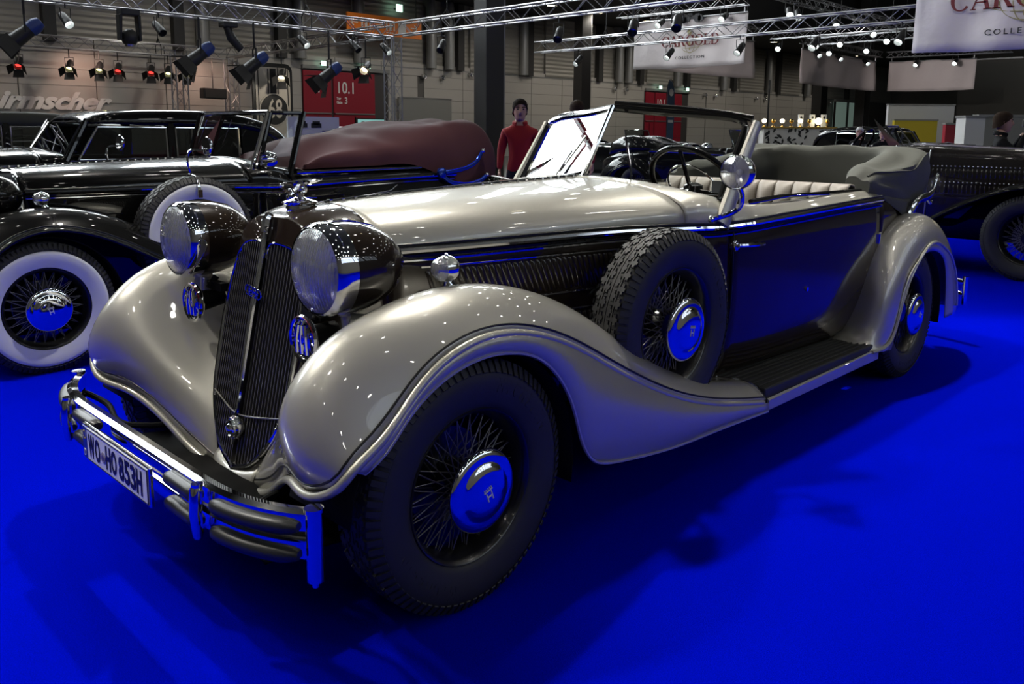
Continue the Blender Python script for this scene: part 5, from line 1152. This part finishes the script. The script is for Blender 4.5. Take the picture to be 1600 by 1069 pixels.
# --- open car with headlamps, seen through the windscreen
def open_car(loc, rz, label, P=PB, top=True):
    r = thing('vintage_roadster', label, 'car', loc, rz); car_shell(r, P); plain_grille(r); simple_wheels(r, spare=(1.0, .70))
    fr = quadframe([(.56, 1.60, 1.13), (-.56, 1.60, 1.13), (-.52, 1.72, 1.46), (.52, 1.72, 1.46)], .013, 'chrome', 'windscreen_frame', r)
    MB().add([(.56, 1.60, 1.13), (-.56, 1.60, 1.13), (-.52, 1.72, 1.46), (.52, 1.72, 1.46)], [(0, 1, 2, 3)]).build('glass_pane', 'dark_glass', fr, smooth=False)
    if top:
        rows = [[(-hw, y, ze), (-hw * .9, y, zt - .03), (0, y, zt), (hw * .9, y, zt - .03), (hw, y, ze)] for y, zt, hw, ze in ((3.1, 1.16, .60, 1.08), (3.4, 1.26, .64, 1.06), (3.9, 1.30, .62, 1.02), (4.25, 1.2, .52, .98))]
        MB().grid(surf(rows, 16, 20)).build('folded_roof', 'black_paint', r, solid=.01, sharp=0)
    c = V3((.33, 1.92, 1.16)); th = np.linspace(0, 2 * PI, 28, endpoint=False); MB().tube(c + .21 * (np.outer(np.cos(th), (1, 0, 0)) + np.outer(np.sin(th), (0, -.6, .8))), .013, 7, closed=True).build('steering_wheel', 'black_paint', r)
    return r
open_car((-9.4, 16.9, 0), PI / 2, 'black open car with two round headlamps seen through the windscreen')
open_car((-3.9, 12.9, 0), PI / 2 + .12, 'low black open car behind the folded roof of the nearest car')
closed_car((-4.1, 21.6, 0), PI / 2 - .06, 'small distant black saloon roof left of the photographer')
# --- dark tourer with the louvred bonnet on the right, facing +X
DC = thing('vintage_tourer', 'dark brown vintage tourer with louvred bonnet and black wings at the right edge', 'car', (.42, 8.35, 0), PI / 2)
# local: +X -> world +Y, -Y forward -> world +X ; visible side is local -X
def dsec(y, w, zt, zb): return [(-w, y, zb), (-w, y, zt - .16), (-w * .93, y, zt - .07), (-w * .7, y, zt - .02), (0, y, zt), (w * .7, y, zt - .02), (w * .93, y, zt - .07), (w, y, zt - .16), (w, y, zb)]
MB().grid(surf([dsec(-.12, .36, 1.26, .55), dsec(.3, .42, 1.285, .55), dsec(.7, .47, 1.30, .55), dsec(1.02, .51, 1.315, .55)], 12, 60)).build('bonnet', 'dark_brown_car', DC, sharp=50)
MB().grid(surf([dsec(1.03, .515, 1.315, .50), dsec(1.3, .56, 1.32, .48), dsec(1.45, .60, 1.30, .48)], 8, 60)).build('scuttle', 'dark_brown_car', DC, sharp=50)
MB().tube([(-.522, 1.025, .52), (-.522, 1.025, 1.12), (-.49, 1.025, 1.25), (-.36, 1.025, 1.297), (0, 1.025, 1.325), (.36, 1.025, 1.297), (.49, 1.025, 1.25), (.522, 1.025, 1.12), (.522, 1.025, .52)], .009, 6).build('bonnet_band', 'chrome_soft', DC)
lv_ = MB().grid(V3([[(-q * k, p, t * .105) for p, q in ((-.013, 0), (-.008, .006), (.006, .014), (.010, .004), (.012, 0))] for t, k in ((0, .1), (.08, 1), (.92, 1), (1, .1))])).mesh('louver'); lv_.materials.append(M['dark_brown_car'])
rv_ = MB().ball((-.004, 0, 0), .0075, 8, 6).mesh('rivet'); rv_.materials.append(M['chrome_soft'])
for s_ in (-1, 1):
    for z in (.965, .80):
        for k in range(27):
            y = -.09 + k * .041; w = float(np.interp(y, (-.12, .3, .7, 1.02), (.36, .42, .47, .51)))
            o = bpy.data.objects.new('louver', lv_); COL.objects.link(o); o.parent = DC; o.location = (s_ * w, y, z); o.scale = (-s_, 1, 1)
            o = bpy.data.objects.new('rivet', rv_); COL.objects.link(o); o.parent = DC; o.location = (s_ * (w + .008), y, z + .125); o.scale = (-s_, 1, 1)
    wf = []   # clamshell wing: a flat ribbon sweeping over the wheel
    for y, z in ((-.52, .62), (-.40, .80), (-.15, .93), (.10, .94), (.40, .84), (.75, .66), (1.15, .42), (1.45, .33)):
        wf.append([(s_ * .44, y, z - .06), (s_ * .55, y, z - .005), (s_ * .66, y, z + .01), (s_ * .77, y, z - .01), (s_ * .80, y, z - .04)])
    MB().grid(surf(wf, 36, 12)).build('wing', 'black_paint', DC, solid=.01, sharp=0)
    vl = [[(s_ * .46, y, z - .05), (s_ * .49, y, .36)] for y, z in ((.10, .94), (.40, .84), (.75, .66), (1.15, .42))]; MB().grid(V3(vl)).build('valance', 'black_paint', DC, solid=.01)
    wheel(DC, (s_ * .66, 0, .425), s_, ('rim', 'spokes', 'tread'), scale=1.10); wheel(DC, (s_ * .66, 3.2, .425), s_, ('rim', 'spokes', 'tread'), scale=1.10)
    MB().box((s_ * .62, 2.1, .33), (.32, 1.3, .04)).build('running_board', 'step_rubber', DC, smooth=False)
    MB().hexa([(s_ * .44, 1.45, .48), (s_ * .60, 1.45, .48), (s_ * .60, 3.6, .50), (s_ * .44, 3.6, .50), (s_ * .54, 1.45, 1.15), (s_ * .61, 1.45, 1.15), (s_ * .61, 3.6, 1.06), (s_ * .54, 3.6, 1.06)]).build('body_side', 'dark_brown_car', DC, smooth=False, bevel=.04)
    MB().lathe([(.11, -.14), (.12, -.11), (.115, -.02), (.08, .07), (0, .11)], 24, (s_ * .38, -.32, .98), 'y').build('headlamp', 'chrome', DC)
MB().box((0, 2.4, .5), (.9, 3.0, .3)).build('floor_tub', 'chassis_black', DC, smooth=False); MB().box((0, 3.6, .78), (1.14, .16, .56)).build('tail', 'dark_brown_car', DC, smooth=False, bevel=.05); MB().box((0, .6, .42), (.7, 2.0, .18)).build('chassis_rail', 'chassis_black', DC, smooth=False)
MB().box((0, -.16, .92), (.66, .10, .70)).build('radiator', 'chrome', DC, smooth=False, bevel=.04)
fr_ = quadframe([(-.50, 1.36, 1.28), (-.10, 1.36, 1.30), (-.12, 1.52, 1.50), (-.46, 1.52, 1.50)], .010, 'chrome', 'windscreen_frame', DC); MB().add([(-.50, 1.36, 1.28), (-.10, 1.36, 1.30), (-.12, 1.52, 1.50), (-.46, 1.52, 1.50)], [(0, 1, 2, 3)]).build('glass_pane', 'glass', fr_, smooth=False)
aw_ = MB(); aw_.add([(-.60, 1.30, 1.30), (-.60, 1.42, 1.29), (-.60, 1.56, 1.50), (-.60, 1.60, 1.58), (-.60, 1.46, 1.44)], [(0, 1, 2, 3, 4)]); aw_.build('side_screen', 'chrome', DC, smooth=False, solid=.008)
c_ = V3((-.30, 1.86, 1.28)); th_ = np.linspace(0, 2 * PI, 32, endpoint=False); sw_ = MB().tube(c_ + .22 * (np.outer(np.cos(th_), (1, 0, 0)) + np.outer(np.sin(th_), (0, -.55, .83))), .014, 8, closed=True)
for a in (0, 2.1, 4.2): sw_.tube([c_, c_ + .22 * (math.cos(a) * V3((1, 0, 0)) + math.sin(a) * V3((0, -.55, .83)))], .009, 6)
sw_.cyl(c_, c_ + V3((0, -.4, -.3)), .016); sw_.build('steering_wheel', 'black_paint', DC)
# ------------------------------------------------------------------ people
mat('skin', (.52, .30, .22), .5); mat('shirt_red', (.36, .006, .012), .75, bump=(90, .3, .004)); mat('trousers_dark', (.012, .012, .014), .8); mat('jacket_black', (.005, .005, .006), .8, spec=.2, bump=(60, .3, .004))
mat('hair_dark', (.018, .012, .009), .8, spec=.1, bump=(220, .6, .004)); mat('hair_brown', (.04, .025, .017), .8, spec=.1, bump=(220, .6, .004)); mat('hair_white', (.55, .54, .52), .6, bump=(220, .6, .004)); mat('shoe_black', (.008, .008, .008), .35)
mat('eye_dark', (.015, .012, .010), .2); mat('lip', (.30, .12, .10), .5)
def skin_body(name, J, E, parent=None):
    """J: list of (pos, rx, ry); E: edges -> evaluated continuous mesh"""
    me = bpy.data.meshes.new('skel'); me.from_pydata([j[0] for j in J], E, []); o = bpy.data.objects.new('skel', me); COL.objects.link(o)
    md = o.modifiers.new('skin', 'SKIN'); md.use_smooth_shade = True; md.branch_smoothing = .4
    for v, j in zip(me.skin_vertices[0].data, J): v.radius = (j[1], j[2])
    me.skin_vertices[0].data[0].use_root = True
    sb = o.modifiers.new('sub', 'SUBSURF'); sb.levels = 2; sb.render_levels = 2
    dg = bpy.context.evaluated_depsgraph_get(); m = bpy.data.meshes.new_from_object(o.evaluated_get(dg)); bpy.data.objects.remove(o); bpy.data.meshes.remove(me)
    m.name = name; return m
def head_mb(c, yaw, k=1.0):
    """head of height .235*k with brow, nose, chin, ears; c = centre; faces -Y before yaw"""
    prof = [(-.118, .030, .040, -.012), (-.108, .046, .058, -.016), (-.085, .056, .072, -.014), (-.055, .064, .083, -.008), (-.02, .070, .092, -.002), (.02, .074, .098, .002), (.055, .074, .098, .004), (.085, .066, .088, .006), (.107, .046, .064, .006), (.118, .020, .03, .006)]
    G = []; n = 28
    for z, rx, ry, dy in prof:
        ring = []
        for i in range(n):
            a = 2 * PI * i / n; x, y = rx * math.cos(a), ry * math.sin(a)
            f = max(0, -math.sin(a)) ** 6
            nose = .026 * math.exp(-((z + .022) / .018) ** 2) * max(0, -math.sin(a)) ** 40 + .014 * math.exp(-((z - .005) / .02) ** 2) * max(0, -math.sin(a)) ** 40
            eye = -.008 * math.exp(-((z - .012) / .012) ** 2) * math.exp(-((abs(x) - .030) / .014) ** 2) * f ** .2 if y < 0 else 0
            brow = .004 * math.exp(-((z - .036) / .012) ** 2) * f
            chin = .006 * math.exp(-((z + .1) / .02) ** 2) * f
            ring.append((x, y + dy - nose - eye - brow - chin, z))
        G.append(ring)
    m = MB(); Gs = surf(np.array([r + r[:1] for r in G]), 34, 57)[:, :-1]; m.grid(Gs, closed_v=True)
    m.f.append(tuple(range(56))[::-1]); m.f.append(tuple(33 * 56 + i for i in range(56)))
    for s in (1, -1):
        m.ball((s * .076, .012, -.005), .022, 10, 8, (.35, .7, 1.35))
    T = Matrix.Translation(c) @ Matrix.Rotation(yaw, 4, 'Z') @ Matrix.Scale(k, 4)
    return m, T
def hand_mb(s, wrist, yaw, curl=.5):
    """relaxed hanging hand with five fingers; thumb forward"""
    m = MB(); m.tube([(0, 0, .01), (0, -.004, -.03), (0, -.006, -.07), (0, -.006, -.092)], [.024, .030, .036, .034], 10, flat=1.0)
    m.v = [(x * .55, y, z) for x, y, z in m.v]
    for k, (dy, L_) in enumerate(((-.030, .070), (-.011, .080), (.009, .074), (.027, .058))):
        c1, c2 = -s * .012 * curl * 2, -s * .034 * curl * 2
        m.tube([(0, dy - .004, -.082), (c1 * .4, dy - .006, -.082 - L_ * .4), (c1 * 1.2, dy - .006, -.082 - L_ * .72), (c2, dy - .004, -.082 - L_ * .95)], [.0095, .0092, .0085, .0065], 8)
    m.tube([(-s * .004, -.026, -.030), (-s * .010, -.046, -.058), (-s * .012, -.052, -.085), (-s * .014, -.050, -.105)], [.013, .0125, .011, .008], 8)
    return m.xf(Matrix.Translation(wrist) @ Matrix.Rotation(yaw, 4, 'Z'))
def person(loc, H, yaw, label, shirt, trousers, hair, look=0.0, pose='stand', hair_style='short', arms=None, group=None):
    k = H / 1.78; p = thing('person', label, 'person', loc, yaw, group)
    def S(*a): return tuple(x * k for x in a)
    A = arms or {1: ((.225, .02, 1.17), (.245, -.02, .93)), -1: ((-.225, .02, 1.17), (-.245, -.02, .93))}
    J = [(S(0, 0, .95), .155 * k, .115 * k), (S(0, -.01, 1.10), .150 * k, .108 * k), (S(0, -.012, 1.27), .175 * k, .118 * k), (S(0, .0, 1.40), .165 * k, .098 * k), (S(0, .008, 1.485), .068 * k, .070 * k), (S(0, -.008, 1.60), .058 * k, .064 * k)]
    E = [(0, 1), (1, 2), (2, 3), (3, 4), (4, 5)]
    hands = {}
    for s in (1, -1):
        i = len(J); el, wr = A[s]
        J += [(S(s * .172, .005, 1.385), .068 * k, .074 * k), (S(*el), .054 * k, .056 * k), (S(*wr), .030 * k, .034 * k)]
        E += [(3, i), (i, i + 1), (i + 1, i + 2)]; hands[s] = wr
        i = len(J); J += [(S(s * .095, 0, .86), .088 * k, .092 * k), (S(s * .10, -.01, .50), .060 * k, .065 * k), (S(s * .105, .02, .10), .042 * k, .048 * k)]
        E += [(0, i), (i, i + 1), (i + 1, i + 2)]
    m = skin_body('body', J, E)
    for n in (shirt, trousers, 'skin'): m.materials.append(M[n])
    for f in m.polygons:
        c = f.center; z = c.z / k
        f.material_index = 2 if z > 1.475 and abs(c.x) < .12 * k else (0 if z > .92 or abs(c.x) > .20 * k else 1)
    m.polygons.foreach_set('use_smooth', [True] * len(m.polygons))
    b = bpy.data.objects.new('body', m); COL.objects.link(b); b.parent = p
    hm, T = head_mb(S(0, -.012, 1.642), look, k * 1.07); h = hm.xf(T).build('head', 'skin', p, sharp=0)
    hr = MB(); G = []
    for a in np.linspace(0, 1, 16):
        ring = []
        for i in range(30):
            th = 2 * PI * i / 30; front = max(0, -math.sin(th))
            zlow = .070 * front ** 1.1 - .016 * (1 - front) - .060 * max(0, math.sin(th)) ** .6
            z = zlow + (.136 - zlow) * a; rr = math.sqrt(max(0, 1 - max(0, (z - .01) / .127) ** 3.2))
            bmp = 1 + .035 * math.sin(i * 2.3 + a * 9) + .02 * math.sin(i * 5.1 - a * 17)
            ring.append((.086 * rr * math.cos(th) * bmp, (.110 * rr * math.sin(th) + .006) * bmp, z))
        G.append(ring)
    hr.grid(np.array(G), closed_v=True); hr.xf(T).build('hair', hair, h, sharp=0)
    ey = MB(); mo = MB()
    for s in (1, -1): ey.ball((s * .031, -.0865, .012), .0095, 8, 6, (1.4, .5, .75)); ey.tube([(s * .015, -.0985, .031), (s * .034, -.096, .036), (s * .052, -.080, .030)], .0042, 6)
    mo.tube([(-.024, -.084, -.060), (0, -.0925, -.057), (.024, -.084, -.060)], [.003, .0055, .003], 6)
    ey.xf(T).build('eyes', 'eye_dark', h); mo.xf(T).build('mouth', 'lip', h)
    for s in (1, -1):
        wr = V3(hands[s]) * k; hand_mb(s, tuple(wr), 0).build('hand', 'skin', p, sharp=0)
        sh = MB(); sh.tube(curve([S(s * .105, .05, .06), S(s * .105, .0, .07), S(s * .11, -.10, .05), S(s * .115, -.19, .03)], 8), [.045 * k, .05 * k, .05 * k, .048 * k, .046 * k, .044 * k, .038 * k, .02 * k], 10); sh.v = [(x, y, max(0, z)) for x, y, z in sh.v]; sh.build('shoe', 'shoe_black', p)
    cl = MB(); th = np.linspace(.55, 2 * PI - .55, 20)
    cl.tube(np.stack([.080 * k * np.sin(th), .004 * k - .078 * k * np.cos(th), (1.492 - .016 * np.cos(th)) * k], -1), .017 * k, 7, flat=1.7); cl.build('collar', shirt, p)
    return p
FACE_CAM = lambda x, y: math.atan2(-(y + 1.5746), -(x - 2.5555)) + PI / 2 + 0.0 * x
def yaw_to(x, y, tx, ty): return math.atan2(ty - y, tx - x) + PI / 2
person((-4.72, 5.88, 0), 1.80, yaw_to(-4.72, 5.88, 2.5, -2.2), 'man in a red shirt and dark trousers facing us beside the windscreen', 'shirt_red', 'trousers_dark', 'hair_dark', .12)
person((-5.15, 7.45, 0), 1.84, yaw_to(2.5, -1.5, -5.15, 7.45) + .35, 'man in red seen from behind, only his head above the windscreen', 'shirt_red', 'trousers_dark', 'hair_brown')
ph_ = person((-.62, 10.35, 0), 1.70, yaw_to(-.62, 10.35, 6, 13), 'photographer in a black jacket bending to a camera behind the right tourer', 'jacket_black', 'trousers_dark', 'hair_brown', .1,
             arms={1: ((.24, -.16, 1.25), (.08, -.27, 1.50)), -1: ((-.24, -.16, 1.25), (-.08, -.27, 1.50))})
cm_ = MB().box((0, -.26, 1.56), (.14, .07, .09)); cm_ = cm_.build('camera_body', 'lamp_black', smooth=False, bevel=.008); cm_.parent = ph_
MB().lathe([(.035, 0), (.038, -.10), (.03, -.10), (0, -.08)], 18, (0, -.29, 1.56), 'y').build('camera_lens', 'lamp_black', cm_)
person((-5.3, 17.3, 0), 1.56, yaw_to(-5.3, 17.3, 2, 0), 'white haired person with dark clothes left of a pair in the distance', 'jacket_black', 'trousers_dark', 'hair_white')
person((-4.9, 17.6, 0), 1.52, yaw_to(-4.9, 17.6, 0, 2), 'smaller grey haired person right of a pair in the distance', 'jacket_black', 'trousers_dark', 'hair_white')
person((-24.0, 17.2, 0), 1.72, 2.2, 'distant dark haired visitor standing before the red gate', 'jacket_black', 'trousers_dark', 'hair_dark')
person((-23.6, 18.0, 0), 1.62, 2.6, 'distant shorter visitor beside the glowing screen', 'jacket_black', 'trousers_dark', 'hair_brown')
person((-23.2, 19.9, 0), 1.66, 2.0, 'distant blond visitor right of the glowing screen', 'jacket_black', 'trousers_dark', mat('hair_blond', (.40, .26, .12), .6))
# ------------------------------------------------------------------ stand furniture in the distance
mat('screen_glow', (.1, .3, .3), .3, emit=((.35, .75, .70), .5)); mat('panel_glow', (.9, .9, .9), .4, emit=((.9, .95, 1), 1.3)); mat('cloth_white', (.55, .54, .52), .8); mat('gold', (.50, .33, .10), .25, 1.0); mat('yellow_board', (.60, .46, .02), .6); mat('kiosk_white', (.62, .62, .62), .5); mat('flag_blue', (.05, .09, .16), .6)
sc_ = thing('screen', 'glowing teal screen in front of the large red gate', 'screen', (-25.4, 18.6, 0)); MB().box((0, 0, 1.42), (.08, 1.3, .80)).build('display', 'screen_glow', sc_, smooth=False); MB().box((-.06, 0, 1.42), (.06, 1.4, .9)).build('bezel', 'lamp_black', sc_, smooth=False); MB().box((-.02, 0, .5), (.12, .2, 1.0)).build('stand', 'dark_steel', sc_, smooth=False)
for y, w_ in ((17.3, 'left'), (21.0, 'right')):
    lp = thing('glowing_counter', 'low bright white counter panel %s of the teal screen' % w_, 'light panel', (-25.8, y, 0)); MB().box((0, 0, 1.35), (.06, 1.1, .36)).build('face', 'panel_glow', lp, smooth=False); MB().box((-.06, 0, .75), (.06, 1.2, 1.5)).build('back', 'lamp_black', lp, smooth=False)
cb_ = thing('poster_board', 'pale board with two small dark car pictures behind the black windscreen', 'board', (-14.5, 9.1, 0)); MB().box((0, 0, .85), (.06, 1.35, 1.70)).build('panel', 'kiosk_white', cb_, smooth=False)
for y in (-.32, .05): k = MB(); k.box((.04, y, 1.50), (.02, .26, .10)); k.box((.04, y, 1.56), (.02, .18, .08)); k.build('car_picture', 'black_print', cb_, smooth=False)
for z in (1.38, 1.30, 1.22): MB().box((.04, .35, z), (.02, .3, .02)).build('text_line', 'black_print', cb_, smooth=False)
fg_ = thing('beach_flag', 'narrow dark blue flag standing beside the small red gate', 'flag', (-24.2, 37.6, 0))
fp_ = [(-.30, .8), (.30, .8), (.38, 2.6), (.30, 3.7), (.05, 4.15), (-.20, 4.2), (-.32, 3.9)]
MB().prism(fp_, -.012, .012, 'x').build('cloth', 'flag_blue', fg_, smooth=False); MB().tube(curve([(0, -.33, 0), (0, -.34, 2.0), (0, -.33, 3.9), (0, -.1, 4.25), (0, .2, 4.1)], 16), .02, 6).build('pole', 'dark_steel', fg_)
MB().lathe([(0, .03), (.2, .03), (.2, 0)], 20, (0, 0, 3.55), 'x').build('emblem', 'kiosk_white', fg_)
for z in (2.6, 2.3, 2.0): MB().box((.02, 0, z), (.02, .42, .14)).build('flag_lettering', 'kiosk_white', fg_, smooth=False)
tp_ = thing('thin_mast', 'thin dark mast standing right of the small red gate', 'mast', (-20, 40.6, 0)); MB().cyl((0, 0, 0), (0, 0, 4.2), .05, 8).build('pole', 'dark_steel', tp_); MB().box((0, 0, .02), (.6, .6, .04)).build('base', 'dark_steel', tp_, smooth=False)
# bar with patterned cloth and lamps
br_ = thing('bar_counter', 'bar counter with black and white leaf patterned front', 'counter', (-12.9, 29.6, 0), PI / 4)
MB().box((0, 0, .80), (2.7, .7, 1.60)).build('counter', 'cloth_white', br_, smooth=False)
for k in range(46):
    x, z, a = -1.25 + 2.5 * rng.random(), .75 + .80 * rng.random(), rng.random() * PI; r = .10
    q = rotm('Y', a); V_ = [q @ V3(p) * r for p in ((-1, 0, 0), (-.3, 0, .38), (.5, 0, .30), (1, 0, 0), (.5, 0, -.30), (-.3, 0, -.38))]
    V_ = [(v[0] + x, -.362, v[2] + z) for v in V_] + [(v[0] + x, -.350, v[2] + z) for v in V_]
    MB().add(V_, [(0, 1, 2, 3, 4, 5), (6, 7, 1, 0), (7, 8, 2, 1), (8, 9, 3, 2), (9, 10, 4, 3), (10, 11, 5, 4), (11, 6, 0, 5)]).build('leaf', 'black_print', br_, smooth=False)
MB().box((0, 0, 1.63), (2.9, .8, .06)).build('worktop', 'gold', br_, smooth=False)
ORD2 = ['leftmost', 'second', 'third', 'fourth', 'fifth', 'sixth', 'seventh', 'eighth']
for i in range(8):
    x = -1.25 + i * .35; c, s = math.cos(PI / 4), math.sin(PI / 4)
    lp = thing('table_lamp', '%s small warm lamp from the left on the bar counter' % ORD2[i], 'lamp', (-12.9 + c * x, 29.6 + s * x, 1.66), 0, 'bar lamps')
    MB().lathe([(.07, 0), (.06, .02), (.015, .04), (.015, .16)], 12).build('base', 'gold', lp); MB().ball((0, 0, .22), .085 if i != 6 else .13, 12, 8).build('globe', 'lamp_warm' if i % 2 == 0 else 'gold', lp)
for i in range(3):
    x = .25 + i * .45; c, s = math.cos(PI / 4), math.sin(PI / 4)
    bx = MB().box((0, 0, .24), (.18, .12, .48)).build('carton', 'kiosk_white', smooth=False); bx.location = (-12.9 + c * x - .2, 29.6 + s * x + .2, 1.66); bx.rotation_euler = (0, 0, PI / 4); tag(bx, '%s tall white carton with a dark dot on the bar counter' % ORD2[i], 'box', 'white cartons on the bar')
    MB().lathe([(0, -.07), (.045, -.07), (.045, -.06)], 14, (0, 0, .36), 'y').build('dot', 'black_print', bx)
em_ = thing('emblem_board', 'pale board with a round three pointed emblem under a dark column', 'board', (-11.0, 33.0, 0), PI / 4); MB().box((0, 0, 1.15), (1.3, .06, 1.1)).build('panel', 'kiosk_white', em_, smooth=False); MB().box((0, .05, .5), (.2, .05, 1.0)).build('stand', 'dark_steel', em_, smooth=False)
th_ = np.linspace(0, 2 * PI, 28, endpoint=False); e_ = MB().tube(np.stack([.30 * np.cos(th_), np.full(28, -.045), 1.3 + .30 * np.sin(th_)], -1), .035, 6, closed=True)
for a in (PI / 2, PI / 2 + 2.094, PI / 2 + 4.189): e_.tube([(0, -.045, 1.3), (.29 * math.cos(a), -.045, 1.3 + .29 * math.sin(a))], [.05, .012], 6)
e_.build('emblem', 'black_print', em_)
for i, (x, y, w, d, h, m_, nm, lb, ct) in enumerate(((-11.3, 37.5, 1.9, .2, 2.0, 'yellow_board', 'yellow_panel', 'yellow stand panel in the distance left of the tilted windscreen', 'panel'), (-11.6, 38.9, 3.0, .2, 2.7, 'kiosk_white', 'white_panel', 'wide white stand panel behind the tilted windscreen', 'panel'), (-5.1, 24.2, .55, .5, 1.87, 'kiosk_white', 'kiosk', 'white kiosk cabinet left of the photographer', 'cabinet'), (-4.9, 27.1, 2.0, .3, 1.95, 'partition_grey', 'grey_panel', 'dark grey stand panel behind the photographer', 'panel'), (-7.5, 30.4, .6, .2, 1.75, 'gate_red', 'red_panel', 'small red stand panel left of the white kiosk', 'panel'))):
    o = thing(nm, lb, ct, (x, y, 0), PI / 4); MB().box((0, 0, h / 2), (w, d, h)).build('panel', m_, o, smooth=False, bevel=.01); MB().box((0, 0, h + .03), (w + .05, d + .05, .06)).build('cap_rail', 'duct_grey', o, smooth=False)
# lit cream sign box at far right with its truss
sg_ = thing('light_box', 'lit cream sign box with a car drawing at the right edge', 'sign', (-2.0, 34.5, 3.45), .35); mat('cream_glow', (.7, .6, .42), .5, emit=((1, .78, .48), .55))
MB().box((1.2, 0, .55), (4.2, .25, 1.1)).build('box', 'cream_glow', sg_, smooth=False); MB().box((1.2, 0, -.03), (4.3, .35, .06)).build('trim', 'gold', sg_, smooth=False)
k = MB()
for x in (.1, 1.1):
    th_ = np.linspace(0, 2 * PI, 20, endpoint=False); k.tube(np.stack([x + .12 * np.cos(th_), np.full(20, -.14), .30 + .12 * np.sin(th_)], -1), .02, 5, closed=True)
k.tube([(-.2, -.14, .32), (.1, -.14, .42), (.6, -.14, .44), (1.3, -.14, .36)], .02, 5); k.build('car_drawing', 'black_print', sg_)
for x in (-.6, 2.6): MB().cyl((x, 0, 1.1), (x, 0, 2.1), .02, 6).build('hanger', 'dark_steel', sg_)
truss('lighting_truss', (-3.4, 34.0, 5.6), (5.5, 37.2, 5.6), 'short truss above the lit cream sign box', .36)
for i, x in enumerate((0, .9, 1.9)):
    par_can((-2.0 + x * .94 + .4, 34.2 + x * .34, 4.85), (-1 + x, 35, 0), '%s warm spotlight above the lit cream sign box' % ORD[i], 'lamp_warm', 1.6, rig_z=5.4)
